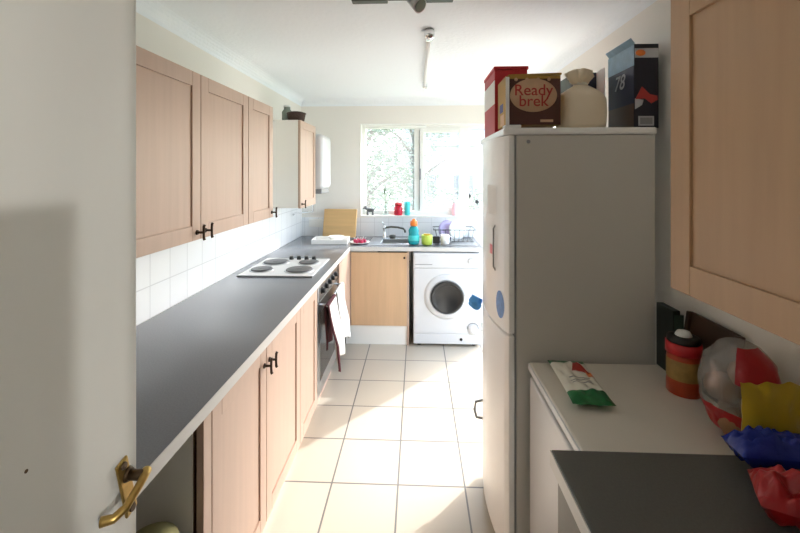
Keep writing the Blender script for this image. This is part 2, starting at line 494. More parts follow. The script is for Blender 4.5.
# ------------------------------------------------------------------ room door, open against the left side
HX, HY = -0.529, -0.045
dw = 0.762
door = struct(MB().box(-0.02, 0.02, 0, dw, 0.012, 1.99, .003).build('door_1', M['doorpaint'], None, (HX, HY, 0), (0, 0, math.radians(-0.5))))
hz, hy = 1.033, dw - 0.030
tilt = Matrix.Rotation(math.radians(13), 3, 'X')
def TP(p):      # handle furniture hangs a little crooked on its plate
    v = tilt @ Vector((p[0], p[1] - hy, p[2] - hz))
    return (v.x, v.y + hy, v.z + hz)
pl = MB().box(0.0205, 0.026, hy - .013, hy + .013, hz - .054, hz + .054, .003, rot=tilt)
plate = pl.build('handle_plate', M['brass'], door)
sc = MB()
for zz in (-.044, .045): sc.cyl(TP((0.024, hy, hz + zz)), TP((0.029, hy, hz + zz)), .007, .006, 12)
sc.cyl(TP((0.024, hy, hz - .04)), TP((0.028, hy, hz - .04)), .006, .006, 12)
sc.build('screw', M['darkbrass'], plate)
lv = MB()
lv.cyl((0.025, hy, hz + .022), (0.031, hy, hz + .022), .013, .010, 20, mi=1)
lv.cyl((0.031, hy, hz + .022), (0.056, hy, hz + .022), .0085, .0085, 16, mi=1)
path = [(0.054, hy + .008, hz + .025), (0.058, hy - .004, hz + .023), (0.059, hy - .022, hz + .016), (0.057, hy - .045, hz + .004), (0.048, hy - .060, hz - .002), (0.032, hy - .066, hz - .003)]
pts = []
for i in range(len(path) - 1):
    for k in range(4):
        t = k / 4
        pts.append(tuple(path[i][j] * (1 - t) + path[i + 1][j] * t for j in range(3)))
pts.append(path[-1])
n = len(pts)
lv.tube(pts, [.0078 - .0015 * math.sin(i / n * PI) for i in range(n)], 12)
lev = lv.build('door_handle', [M['brass'], M['darkbrass']], door)
MB().cyl((0.0195, hy - .172, hz + .155), (0.0205, hy - .172, hz + .155), .0025, seg=10).build('screw', M['darkbrass'], door)

# ------------------------------------------------------------------ cabinets
def shaker(mb, ax, plane, u0, u1, v0, v1, n0, n1, sw=0.062, rec=0.007):
    """framed door in plane; ax 'x' = lies in the y-z plane and faces along x, 'y' = lies in x-z; n0 back, n1 front"""
    sgn = 1 if n1 > n0 else -1
    def bx(a0, a1, b0, b1, m0, m1, bev):
        lo, hi = min(m0, m1), max(m0, m1)
        if ax == 'x': mb.box(lo, hi, a0, a1, b0, b1, bev)
        else: mb.box(a0, a1, lo, hi, b0, b1, bev)
    bx(u0, u0 + sw, v0, v1, n0, n1, .0018)
    bx(u1 - sw, u1, v0, v1, n0, n1, .0018)
    bx(u0 + sw, u1 - sw, v0, v0 + sw, n0, n1, .0018)
    bx(u0 + sw, u1 - sw, v1 - sw, v1, n0, n1, .0018)
    bx(u0 + sw, u1 - sw, v0 + sw, v1 - sw, n0, n1 - sgn * rec, 0)

def t_handle(parent, p, nrm, up=True):
    """dark bronze pull: stem and a short bent upright bar"""
    m = MB()
    p, nrm = Vector(p), Vector(nrm)
    m.cyl(p, p + nrm * .006, .011, .009, 14)
    m.cyl(p, p + nrm * .028, .005, .005, 10)
    c = p + nrm * .03
    pts = [c + Vector((0, 0, dz)) + nrm * dn for dz, dn in ((-.032, .004), (-.026, .001), (-.012, 0), (.012, 0), (.026, .001), (.032, .004))]
    m.tube(pts, [.006, .0055, .005, .005, .0055, .006], 10)
    return m.build('door_handle', M['bronze'], parent)

CF = -0.632           # base door faces (front), left run
# --- left two-door base unit
cab = thing('base_cabinet', 'two-door beech base cabinet beside the empty gap under the long worktop', 'cabinet')
c = MB()
y0, y1 = 1.185, 2.168
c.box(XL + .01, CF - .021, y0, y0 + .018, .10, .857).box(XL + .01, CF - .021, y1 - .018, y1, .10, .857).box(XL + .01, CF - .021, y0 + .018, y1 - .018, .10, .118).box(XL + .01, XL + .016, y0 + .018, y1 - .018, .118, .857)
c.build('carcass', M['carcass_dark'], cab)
MB().box(CF - .03, CF, 1.185, 1.232, 0, .857, .002).build('front_post', M['beech'], cab)
MB().box(XL + .02, CF - .031, 1.180, 1.1845, 0, .857).build('end_panel', M['carcass'], cab)
MB().box(CF - .06, CF - .042, 1.234, y1, 0, .10).build('plinth', M['beech'], cab)
for (a, b, hy_) in ((1.236, 1.680, 1.655), (1.684, 2.166, 1.712)):
    m = MB(); shaker(m, 'x', 0, a, b, .105, .850, CF - .02, CF)
    d = m.build('door', M['beech'], cab)
    t_handle(d, (CF, hy_, .775), (1, 0, 0))
# --- narrow base unit before the oven
cab = thing('base_cabinet', 'narrow single-door beech base cabinet between two-door unit and oven', 'cabinet')
y0, y1 = 2.17, 2.54
MB().box(XL + .01, CF - .021, y0, y1, .10, .857).build('carcass', M['carcass'], cab)
MB().box(CF - .06, CF - .042, y0, y1, 0, .10).build('plinth', M['beech'], cab)
m = MB(); shaker(m, 'x', 0, y0 + .002, y1 - .002, .105, .850, CF - .02, CF)
m.build('door', M['beech'], cab)
# --- corner / sink base unit facing the camera
BF = 3.652
cab = thing('base_cabinet', 'plain beech cabinet under the sink facing the room beside the washing machine', 'cabinet')
MB().box(-0.618, -0.072, BF + .021, YB - .012, .17, .73).box(-0.618, -.36, BF + .021, YB - .012, .73, .857).build('carcass', M['carcass'], cab)
MB().box(-0.655, -0.612, 3.135, BF + .04, 0.17, .857, .002).build('corner_post', M['beech'], cab)
d = MB().box(-0.606, -0.092, BF, BF + .02, .175, .845, .002).build('door', M['beech_warm'], cab)
MB().cyl((-.115, BF, .80), (-.115, BF - .018, .80), .008, .010, 14).build('knob', M['bronze'], d)
MB().box(-0.655, -0.092, BF + .012, BF + .03, 0, .17).build('plinth', M['white'], cab)
MB().box(-0.091, -0.074, BF, 3.76, 0, .857).box(-0.091, -0.074, 3.76, YB - .02, 0, .73).build('end_panel', M['beech'], cab)

# --- left worktop (L shaped) with pale edging
WF = -0.612
t = MB()
t.box(XL + .007, WF - .003, YN + .001, 3.633, .862, .90)
t.box(XL + .007, -.352, 3.633, YB - .007, .862, .90).box(-.055, .595, 3.633, YB - .007, .862, .90)
t.box(-.352, -.055, 3.633, 3.768, .862, .90).box(-.352, -.055, 4.052, YB - .007, .862, .90)
wt = t.build('worktop', M['worktop'])
tag(wt, 'long L-shaped grey laminate worktop running along the left wall to the window', 'worktop')
e = MB()
e.box(WF - .003, WF, YN + .001, 3.633, .862, .8995, .0008).box(WF - .003, .598, 3.630, 3.633, .862, .8995, .0008)
e.build('front_edging', M['edge'], wt)

# --- oven
ov = thing('oven', 'built-under electric oven with knobs and towels hung on its handle', 'oven', (0, 0, 0))
y0, y1 = 2.545, 3.155
MB().box(XL + .03, CF - .02, y0, y1, .10, .857).build('body', M['darkgap'], ov)
cp = MB().box(CF - .02, CF + .004, y0, y1, .745, .857, .004).build('control_panel', M['steel'], ov)
for k in range(5):
    yy = y0 + .09 + k * .105
    m = MB().cyl((CF + .004, yy, .80), (CF + .010, yy, .80), .022, .021, 20).cyl((CF + .010, yy, .80), (CF + .028, yy, .80), .017, .015, 20)
    m.build('knob', M['black'], cp)
dm = MB()
dm.box(CF - .02, CF + .002, y0, y0 + .06, .13, .738, .003).box(CF - .02, CF + .002, y1 - .06, y1, .13, .738, .003).box(CF - .02, CF + .002, y0 + .06, y1 - .06, .13, .21, .003).box(CF - .02, CF + .002, y0 + .06, y1 - .06, .66, .738, .003)
dd = dm.build('oven_door', M['steel'], ov)
MB().box(CF - .018, CF - .002, y0 + .06, y1 - .06, .21, .66).build('glass_panel', M['ovenglass'], dd)
hm = MB().tube([(CF + .052, y0 + .04, .715), (CF + .052, y1 - .04, .715)], .009, 12)
for yy in (y0 + .06, y1 - .06): hm.cyl((CF + .001, yy, .715), (CF + .052, yy, .715), .007)
hm.build('oven_handle', M['steel'], dd)
MB().box(CF - .06, CF - .045, y0, y1, 0, .10).build('plinth', M['beech'], ov)

# tea towels on the oven handle
def towel(ya, yb, zf, zb, seedv, dark, label, flare):
    hx, hz_ = CF + .052, .715
    def fn(u, v):
        # v 0 back hem -> 1 front hem
        y = ya + (yb - ya) * u
        R = .0125
        Lb, Lf, arc = hz_ - zb, hz_ - zf, PI * R
        sL = v * (Lb + arc + Lf)
        if sL < Lb:
            x, z = hx - R, zb + sL
            dep = (Lb - sL)
        elif sL < Lb + arc:
            th = PI - (sL - Lb) / R
            x, z, dep = hx + R * math.cos(th), hz_ + R * math.sin(th), 0
        else:
            dep = sL - Lb - arc
            x, z = hx + R, hz_ - dep
        side = -1 if sL < Lb else 1
        k = min(1, dep / .25)
        fold = math.sin(u * 7.5 + seedv) * .020 + math.sin(u * 15 + seedv * 2) * .008
        x += k * (fold + (.012 + flare * min(1, dep / .4) if side > 0 else .0)) if side > 0 else k * fold * .4
        y2 = y + k * (u - .5) * -.05 + noise.noise(Vector((u * 3, dep * 5, seedv))) * .01
        if side > 0: z -= k * .03 * math.sin(u * 5 + seedv)
        return (x, y2, z)
    m = MB().grid(fn, 28, 60, 0, lambda u, v: 1 if dark(u, v) else 0)
    o = m.build('tea_towel', [M['towelwhite'], M['towelred']])
    md = o.modifiers.new('thick', 'SOLIDIFY'); md.thickness = .004
    md.offset = 0
    return tag(o, label, 'towel', 'tea towels on the oven handle')
towel(2.565, 2.80, .30, .42, 0.4, lambda u, v: (v < .45) or u < .10 or (.2 < u < .26), 'white tea towel with maroon edge, on nearer half of oven handle', .035)
towel(2.85, 3.10, .32, .48, 2.1, lambda u, v: False, 'plain white tea towel on farther half of oven handle, by the corner', .03)

# --- hob
hob = thing('hob', 'white four-plate electric hob set in the left worktop', 'hob', (0, 0, .90))
hx0, hx1, hy0, hy1 = -1.165, -.675, 2.575, 3.10
MB().box(hx0, hx1, hy0, hy1, 0.0003, .011, .004).build('hob_plate', M['hobplate'], hob)
MB().box(hx0 - .003, hx1 + .003, hy0 - .004, hy0 + .006, 0.0003, .0085, .001).build('rim', M['greyplas'], hob)
for (px, py, rr) in ((-1.06, 2.72, .072), (-.80, 2.72, .090), (-1.04, 2.945, .090), (-.795, 2.945, .072)):
    p = MB().lathe([(0, .024), (rr - .012, .024), (rr - .003, .022), (rr, .017), (rr, .011)], (px, py, 0), 36)
    p.lathe([(0, .0245), (.02, .0245), (.021, .0241), (0, .0241)], (px, py, 0), 20)
    hp = p.build('hotplate', M['castiron'], hob)
    MB().lathe([(rr, .0112), (rr, .016), (rr + .008, .0135), (rr + .009, .0112)], (px, py, 0), 36).build('trim_ring', M['steel'], hp)
for k in range(4):
    px = -.962 + k * .058
    MB().cyl((px, 3.062, .011), (px, 3.062, .036), .017, .014, 18).build('knob', M['black'], hob)

# --- wall cabinets, left
UF = -0.925
UZ0, UZ1 = 1.293, 1.995
def wall_cab(name_label, y0, y1, doors, dark_side=False):
    cab = thing('wall_cabinet', name_label, 'cabinet')
    MB().box(XL + .001, UF - .021, y0, y1, UZ0, UZ1).build('carcass', M['carcass'], cab)
    MB().box(UF - .021, UF - .0185, y0 + .004, y1 - .004, UZ0 + .004, UZ1 - .004).build('door_gap', M['carcass_dark'], cab)
    for (a, b, hy_) in doors:
        m = MB(); shaker(m, 'x', 0, a + .002, b - .002, UZ0 - .002, UZ1, UF - .018, UF)
        d = m.build('door', M['beech'], cab)
        if hy_ is not None: t_handle(d, (UF, hy_, UZ0 + .030), (1, 0, 0))
    return cab
wall_cab('wide two-door beech wall cabinet nearest the camera over the left worktop', 1.215, 2.198, ((1.215, 1.714, 1.682), (1.714, 2.198, 1.748)))
wall_cab('narrow one-door beech wall cabinet just before the gap above the hob', 2.20, 2.575, ((2.20, 2.575, 2.548),))
wall_cab('beech wall cabinet beyond the hob with white side and a basket on top', 3.18, 3.655, ((3.18, 3.655, 3.215),))
# boiler
bo = thing('water_heater', 'white wall-mounted water heater in the corner beyond the last wall cabinet', 'boiler', (0, 0, 0))
m = MB().box(XL + .001, -.86, 3.675, 4.03, 1.42, 1.935, .045, seg=5)
m.build('casing', M['appl'], bo)
MB().box(XL + .02, -.88, 3.70, 4.0, 1.38, 1.425, .01).build('base_panel', M['greyplas'], bo)
MB().tube([(-1.0, 3.85, 1.385), (-1.0, 3.85, 1.2), (-1.19, 3.9, 1.18), (-1.225, 3.95, 1.16)], .008).build('pipe', M['chrome'], bo)
# things on top of that cabinet
b = thing('basket', 'dark brown lidded basket on top of the far left wall cabinet', 'basket', (-.985, 3.27, UZ1))
MB().lathe([(0, 0), (.052, 0), (.062, .05), (.060, .052), (.05, .008), (0, .008)], (0, 0, 0), 26, sx=1.0, sy=1.0).build('basket_body', M['wicker'], b)
b.scale = (1.2, 1.2, 1.2)
MB().lathe([(0, .066), (.04, .064), (.064, .056), (.065, .0505), (0, .0505)], (0, 0, 0), 26).build('lid', M['wicker'], b)
j = thing('glass_jar', 'small sage green glass jar behind the basket on the far wall cabinet', 'jar', (-1.09, 3.36, UZ1))
MB().lathe([(0, 0), (.036, 0), (.042, .02), (.042, .09), (.026, .112), (.026, .13), (.022, .13), (.022, .1), (0, .02)], (0, 0, 0), 22).build('jar_body', M['sage'], j)
MB().lathe([(0, .145), (.028, .145), (.03, .13), (0, .1302)], (0, 0, 0), 22).build('lid', M['paper'], j)

# --- right wall cabinet
RX = 0.652
cab = thing('wall_cabinet', 'beech wall cabinet close on the right above the cluttered freezer', 'cabinet')
y0, y1 = 0.08, 1.034
MB().box(RX + .021, XR - .001, y0, y1, 1.282, 2.02).build('carcass', M['carcass'], cab)
MB().box(RX + .0185, RX + .021, y0 + .004, y1 - .004, 1.286, 2.016).build('door_gap', M['carcass_dark'], cab)
for (a, b, hy_) in ((0.50, 1.034, .53), (0.08, .498, .47)):
    m = MB(); shaker(m, 'x', 0, a + .002, b - .001, 1.278, 2.022, RX + .018, RX, sw=.072)
    d = m.build('door', M['beech_shade'], cab)
    t_handle(d, (RX, hy_, 1.34), (-1, 0, 0))

# ------------------------------------------------------------------ fridge freezer
FX0, FX1, FY0, FY1, FT = .388, .915, 1.55, 2.11, 1.75
fg = thing('fridge_freezer', 'tall white fridge freezer with cereal boxes on top', 'fridge', (0, 0, 0))
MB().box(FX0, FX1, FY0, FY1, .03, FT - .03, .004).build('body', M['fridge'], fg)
MB().box(FX0 - .052, FX1 + .006, FY0 - .004, FY1 + .004, FT - .028, FT, .008).build('top_cap', M['fridgedoor'], fg)
def fdx(y):
    t = (y - (FY0 + FY1) / 2) / ((FY1 - FY0) / 2)
    return FX0 - .036 - .036 * (1 - t * t)
def on_door(y0, y1, z0, z1, oval=False):
    """thin sheet that follows the bulge of the door front"""
    yc, zc = (y0 + y1) / 2, (z0 + z1) / 2
    def mk(off):
        def fn(u, v):
            if oval:
                a, r = 2 * PI * u, v
                y, z = yc + (y1 - y0) / 2 * r * math.cos(a), zc + (z1 - z0) / 2 * r * math.sin(a)
            else:
                y, z = y0 + (y1 - y0) * u, z0 + (z1 - z0) * v
            return (fdx(y) - off, y, z)
        return fn
    return MB().grid(mk(.0012), 24, 8).grid(mk(.0002), 24, 8)
def fdoor(z0, z1, name):
    pts = [(FX0 - .008, FY0), (FX0 - .008, FY1)]
    for k in range(21):
        y = FY1 - (FY1 - FY0) * k / 20
        e = max(0, abs(1 - 2 * k / 20) - .93) / .07
        pts.append((fdx(y) + .006 * e * e, y))
    m = MB().prism(pts, z0, z1, 'xy', bev=.004)
    return m.build(name, M['fridgedoor'], fg)
ud = fdoor(.945, FT - .03, 'fridge_door')
ld = fdoor(.06, .935, 'freezer_door')
MB().box(FX0 - .008, FX0, FY0 + .006, FY1 - .006, .06, FT - .032).build('door_seal', M['greyplas'], fg)
MB().box(FX0 - .045, FX0 + .02, FY0 + .005, FY0 + .05, FT - .0005, FT + .012, .004).build('hinge_cover', M['fridgedoor'], fg)
MB().cyl((FX0 + .045, FY0 + .001, FT - .055), (FX0 + .045, FY0 - .008, FT - .055), .008, .006, 14).build('plug', M['greyplas'], fg)
for (xx, yy) in ((FX0 + .04, FY0 + .05), (FX1 - .04, FY0 + .05), (FX0 + .04, FY1 - .05), (FX1 - .04, FY1 - .05)):
    MB().cyl((xx, yy, 0), (xx, yy, .031), .02, .016, 14).build('foot', M['black'], fg)
# stickers on the door
o = on_door(1.575, 1.655, .985, 1.095, True).build('oval_sticker', M['bluestick'], ud); o['label'] = 'blue oval sticker'
o = on_door(1.705, 1.74, 1.225, 1.265).build('small_sticker', M['pinkstick'], ud); o['label'] = 'pink paper sticker'
o = on_door(1.66, 1.78, 1.40, 1.52).build('paper_note', M['paper'], ud); o['label'] = 'white paper note'
hm = MB().tube([(fdx(1.67) + .002, 1.67, 1.165), (fdx(1.67) - .007, 1.67, 1.18), (fdx(1.67) - .007, 1.67, 1.34), (fdx(1.67) + .002, 1.67, 1.355)], .0035, 8)
hm.build('door_handle', M['greyplas'], ud)
hm = MB().tube([(FX0 - .04, 2.065, .30), (FX0 - .08, 2.062, .31), (FX0 - .09, 2.06, .35), (FX0 - .085, 2.06, .39), (FX0 - .04, 2.06, .40)], .007, 10)
hm.build('freezer_handle', M['greyplas'], ld)
# blue cloth hanging by the fridge door edge
def rag(u, v):
    a = 2 * PI * u
    prof = [(0.004, .0), (.022, .012), (.034, .03), (.028, .052), (.014, .068), (.004, .078)]
    k = v * (len(prof) - 1); i = min(int(k), len(prof) - 2); t = k - i
    r = prof[i][0] * (1 - t) + prof[i + 1][0] * t; z = prof[i][1] * (1 - t) + prof[i + 1][1] * t
    r *= 1 + .45 * noise.noise(Vector((math.cos(a) * 2, math.sin(a) * 2, v * 4)))
    return (FX0 - .084 + r * math.cos(a) * 1.0 - .02 * v * v, 2.05 + r * math.sin(a), .872 + z)
o = MB().grid(rag, 26, 16).build('cleaning_cloth', M['bluerag'])
tag(o, 'crumpled bright blue cloth stuck to the fridge door edge near the washing machine', 'cloth')

# ------------------------------------------------------------------ boxes on the fridge
def card_box(label, cat, x0, x1, y0, y1, z0, z1, m, name='cereal_box'):
    t = thing(name, label, cat, (x0, y0, z0))
    MB().box(0, x1 - x0, 0, y1 - y0, 0, z1 - z0, .002).build('carton', m, t)
    return t
# brown porridge box
bx = card_box('brown porridge box reading Ready brek, at the front left of the fridge top', 'box',   .352, .567, 1.585, 1.74, FT + .0125, 1.958, M['ochre'])
W, H = .215, 1.958 - FT - .0125
MB().box(.014, W - .001, -.0012, .0005, .001, H - .012).build('front_print', M['brownbox'], bx)
MB().box(0, .014, -.0014, .0005, 0, H - .004).build('worn_edge', M['paper'], bx)
m = MB().lathe([(0, 0), (.092, 0), (.092, .0008), (0, .0008)], (.108, -.0012, .118), 40, axis=(0, -1, 0), sx=1.0, sy=.72)
m.build('print_panel', M['cream_print'], bx)
lettering('Ready', .062, M['redprint'], bx, (.108, -.0022, .137), (PI / 2, 0, 0), offset=.0004)
lettering('brek', .062, M['redprint'], bx, (.108, -.0022, .094), (PI / 2, 0, 0), offset=.0004)
for k in range(4): MB().lathe([(0, 0), (.007, 0), (.007, .0006), (0, .0006)], (.04 + k * .043, -.0012, .181), 14, axis=(0, -1, 0)).build('print_dot', M['cream_print'], bx)
MB().box(.135, .185, -.0018, -.001, .012, .022).build('small_print', M['cream_print'], bx)
MB().box(-.0006, .0004, .05, .11, .06, .095).build('side_print', M['bluedot'], bx)
MB().box(-.0006, .0004, .03, .10, .004, .05).build('side_print', M['cream_print'], bx)
MB().box(.012, W + .004, .0, .155, H + .0005, H + .009, .001, rot=Matrix.Rotation(math.radians(-1.5), 3, 'Y')).build('top_flap', M['ochre'], bx)
# red box behind
bx = card_box('red and white carton behind the Ready brek box on the fridge', 'box', .345, .488, 1.775, 2.04, FT + .0005, 2.03, M['redcard'])
MB().box(-.0008, .0005, .0, .265, .13, .235).build('side_print', M['paper'], bx)
MB().box(-.004, .148, -.003, .268, .2805, .296, .003).build('lid_flap', M['redcard'], bx)
# cream sack tied at the top
sk = thing('rice_sack', 'cream plastic sack tied with a tuft at its neck, on the fridge', 'bag', (.672, 1.648, FT + .0005))
MB().lathe([(0, 0), (.088, .0), (.098, .015), (.099, .07), (.096, .12), (.082, .148), (.05, .168), (.026, .182), (.022, .19)], (0, 0, 0), 40, wob=.06, sx=.99, sy=.9).build('sack_body', M['sack'], sk)
MB().lathe([(.022, .186), (.028, .192), (.042, .212), (.05, .235), (.03, .246), (0, .226)], (0, 0, 0), 40, wob=.9).build('tied_top', M['sack'], sk)
MB().lathe([(.026, .181), (.029, .185), (.026, .192)], (0, 0, 0), 20).build('tie', M['whitepack'], sk)
# dark green-navy box behind the sack
bx = card_box('dark green carton half hidden behind the cream sack', 'box', .69, .815, 1.762, 1.93, FT + .0005, 2.015, M['greenish'])
MB().box(.002, .123, -.001, .0005, .16, .262).build('front_print', M['navy'], bx)
fl = MB().prism([(0, 0), (0.004, -.004), (.002, -.075), (-.002, -.078), (-.004, -.03)], .0, .264, 'xy').build('white_flap', M['paper'], bx, (.098, -.001, 0))
fl['label'] = 'open white side flap'
# big navy box on the right
bx = card_box('tall navy cereal box with pale blue top, at the right end of the fridge', 'box', .86, .955, 1.585, 1.80, FT + .0005, 2.085, M['navydark'])
W, D, H = .095, .215, 2.085 - FT - .0005
MB().box(-.001, .0005, .003, D - .003, .10, H - .085).build('side_print', M['navy'], bx)
MB().box(-.001, .0005, .003, D - .003, .004, .10).build('side_print', M['brownpack'], bx)
MB().box(-.0012, .0005, .001, D - .001, H - .085, H - .002).build('pale_band', M['ltblue'], bx)
lettering('78', .085, M['silver'], bx, (-.0018, .115, H - .135), (PI / 2, 0, -PI / 2), offset=.0005, shear=.25)
MB().prism([(0, 0), (-.016, .022), (-.013, .025), (.003, .004)], .004, D - .004, 'xz').build('top_flap', M['ltblue'], bx, (.002, 0, H))
MB().box(.002, W - .002, -.001, .0005, H - .055, H - .018).build('name_band', M['silver'], bx)
MB().lathe([(0, 0), (.016, 0), (.016, .0008), (0, .0008)], (.024, -.001, H - .036), 24, axis=(0, -1, 0), sx=1.2, sy=.8).build('oval_print', M['orange'], bx)
MB().prism([(.004, .115), (.03, .165), (.06, .135), (.088, .128), (.09, .112), (.066, .098), (.04, .118)], -.0012, .0004, 'xz').build('red_print', M['redprint'], bx)
MB().prism([(.003, .075), (.003, .118), (.036, .112), (.03, .092)], -.001, .0004, 'xz').build('pale_print', M['silver'], bx)
pb = MB().box(.016, .076, -.0012, .0004, .010, .048).build('nutrition_panel', M['silver'], bx)
MB().box(.022, .070, -.0018, .0, .016, .042).build('panel_print', M['greyplas'], pb)

# ------------------------------------------------------------------ white under-counter freezer and dark counter on the right
ff = thing('undercounter_freezer', 'white under-counter freezer beside the tall fridge, packets on its top', 'freezer', (0, 0, 0))
gy0, gy1 = .985, 1.535
MB().box(.47, XR - .015, gy0, gy1, .02, .815, .003).build('body', M['appl'], ff)
MB().box(.428, XR - .012, gy0, gy1, .818, .85, .006).build('top', M['frtop'], ff)
MB().box(.424, .432, gy0, gy1, .822, .846, .003).build('top_trim', M['appl'], ff)
MB().box(.445, .47, gy0 + .01, gy1 - .01, .80, .818).build('shadow_gap', M['black'], ff)
dd = MB().box(.430, .468, gy0 + .002, gy1 - .002, .05, .795, .008).build('door', M['appl'], ff)
for (xx, yy) in ((.50, gy0 + .05), (.93, gy0 + .05), (.50, gy1 - .05), (.93, gy1 - .05)):
    MB().cyl((xx, yy, 0), (xx, yy, .021), .018, .016, 12).build('foot', M['black'], ff)
dk = thing('base_cabinet', 'charcoal grey base cabinet at lower right, nearest the camera', 'cabinet')
MB().box(.36, XR - .012, .03, .965, .10, .857).build('carcass', M['darktop'], dk)
MB().box(.338, .358, .032, .963, .105, .835, .002).build('door', M['darktop'], dk)
MB().box(.40, .42, .03, .965, 0, .10).build('plinth', M['darktop'], dk)
t = MB().box(.326, XR - .008, .02, .975, .862, .90, .003).build('worktop', M['darktop'])
tag(t, 'short charcoal worktop at lower right in the foreground', 'worktop')
MB().box(.323, .3262, .02, .975, .862, .8985, .0008).build('front_edging', M['edge'], t)

# packets on top
pk = thing('snack_packet', 'green and white snack packet lying alone on the white freezer top', 'packet', (.545, 1.355, .8505), math.radians(-3))
MB().pillow(.128, .285, .028, nu=28, nv=36, crink=.010, seedv=1.2, mfn=lambda u, v: 1 if (v < .22 or v > .88) else 0).build('wrapper', [M['whitepack'], M['greenpack']], pk)
def on_pack(u, v):
    return None
def patch(parent, name, m, u0, u1, v0, v1, shape=None):
    """printed patch that follows the packet's top skin"""
    lx, ly, h, crink, seedv = .128, .285, .028, .010, 1.2
    def fn(s, t):
        if shape: s, t = shape(s, t)
        u, v = u0 + (u1 - u0) * s, v0 + (v1 - v0) * t
        a, b2 = 2 * u - 1, 2 * v - 1
        e = max(0.0, 1 - abs(b2) ** 4) * max(0.0, 1 - abs(a) ** 3.2)
        nz = noise.noise(Vector((a * 3 + seedv, b2 * 4, 2 + seedv))) * crink
        w = 1 - .04 * (1 - abs(b2) ** 6)
        return (a * lx / 2 * w, b2 * ly / 2, h / 2 + h / 2 * e ** .6 + nz * e ** .3 + .0012)
    return MB().grid(fn, 10, 10).build(name, m, parent)
patch(pk, 'picture_print', M['redprint'], .42, .95, .62, .88, lambda s, t: (.5 + (s - .5) * (1 - t * .8) , t))
patch(pk, 'picture_print', M['orange'], .80, .96, .52, .66)
for k in range(3): patch(pk, 'printed_line', M['greyplas'], .25, .80, .36 + k * .06, .375 + k * .06)

settle(pk, .85)
jr = thing('sauce_jar', 'orange jar with a red collar and dark lid beside the fridge', 'jar', (.881, 1.325, .8505))
jr.scale = (.84, .84, .93)
MB().lathe([(0, 0), (.050, 0), (.056, .008), (.057, .05), (.057, .125), (.052, .14), (0, .14)], (0, 0, 0), 36).build('jar_body', M['jarbody'], jr)
MB().lathe([(.0572, .052), (.0578, .054), (.0578, .118), (.0572, .12)], (0, 0, 0), 36).build('jar_label', M['jarlabel'], jr)
MB().lathe([(.0574, .0), (.0582, .002), (.058, .042), (.0572, .044)], (0, 0, 0), 36).build('base_band', M['jarbody'], jr)
MB().lathe([(.05, .138), (.061, .14), (.061, .176), (.05, .178), (0, .178)], (0, 0, 0), 36).build('collar', M['red'], jr)
MB().lathe([(.056, .1785), (.057, .18), (.055, .196), (.04, .199), (0, .199)], (0, 0, 0), 36).build('lid', M['black'], jr)
MB().lathe([(.028, .1992), (.030, .2), (.022, .214), (0, .218)], (0, 0, 0), 24).build('lid_top', M['paper'], jr)

tr = thing('serving_tray', 'dark brown tray leaning on the right wall behind the jar', 'tray', (.955, 1.30, .8505))
rt = Matrix.Rotation(math.radians(8), 3, 'Y')
MB().box(-.006, .006, -.095, .105, .002, .235, .003, rot=rt).build('tray_base', M['tray'], tr)
for ya, yb in ((-.11, -.095), (.105, .12)): MB().box(-.018, .006, ya, yb, .002, .235, .003, rot=rt).build('tray_rim', M['tray'], tr)
bc = card_box('slim black green carton standing between the fridge and the jar', 'box', .905, .930, 1.415, 1.515, .8505, 1.085, M['blackcard'], 'food_carton')
MB().box(.004, .036, -.0008, .0004, .15, .22).build('front_print', M['greenish'], bc)

# clear bread bag
bb = thing('bread_bag', 'clear plastic bread bag with red printed ends, leaning on the right wall', 'bag', (.884, 1.10, .8505))
def bagf(scale, wob, sd):
    def fn(u, v):
        a = 2 * PI * u
        th = PI * v
        ex = .9
        x = .088 * math.sin(th) ** ex * math.cos(a)
        y = .092 * math.sin(th) ** ex * math.sin(a)
        z = .105 - .105 * math.cos(th)
        n_ = 1 + wob * noise.noise(Vector((x * 24 + sd, y * 24, z * 24))) + wob * .5 * noise.noise(Vector((x * 60 + sd, y * 60, z * 30)))
        return (x * scale * n_, y * scale * n_, z * 1.26)
    return fn
film = MB().grid(bagf(1.0, .14, 3.3), 48, 32, 0, lambda u, v: 1 if (.08 < v < .42 and .40 < u < .70) or (.58 < v < .88 and .63 < u < .90) else 0)
film.build('bag_film', [M['bag'], M['redpack']], bb)
for i, (dx, dy, dz, r_) in enumerate(((-.022, -.03, .05, .048), (.024, .03, .055, .048), (.03, -.03, .10, .045), (-.026, .02, .125, .046), (.01, -.02, .175, .046))):
    m = MB().lathe([(0, -r_ * .75), (r_ * .7, -r_ * .62), (r_, -r_ * .1), (r_ * .85, r_ * .45), (r_ * .4, r_ * .72), (0, r_ * .75)], (dx, dy, dz), 22, wob=.22)
    rl = m.build('bread_roll', M['bread'], bb)

yp = thing('snack_packet', 'yellow packet standing upright in front of the clear bread bag', 'packet', (.862, .970, .8505))
def stand(lx, h, d, sd):
    def side(sign):
        def fn(u, v):
            a = 2 * u - 1; b_ = 2 * v - 1
            e = max(0, 1 - abs(b_) ** 4) * max(0, 1 - abs(a) ** 3)
            y = sign * d / 2 * e ** .6 + noise.noise(Vector((a * 3 + sd, b_ * 3, sign))) * .006 * e ** .3
            return (a * lx / 2 * (1 - .06 * (1 - abs(b_) ** 4)) + .006 * noise.noise(Vector((v * 6, a * 2, sd))), y, v * h * (1 + .05 * noise.noise(Vector((a * 3.1, sd, 1)))))
        return fn
    return side
sf = stand(.155, .213, .05, 5.0)
MB().grid(sf(1), 24, 20).grid(sf(-1), 24, 20, 0, lambda u, v: 1 if (.18 < v < .5 and u > .35) else 0).build('wrapper', [M['yellowpack'], M['brownpack']], yp)
bp = thing('snack_packet', 'shiny blue packet lying across the front of the yellow packet', 'packet', (.80, .905, .9005), math.radians(86))
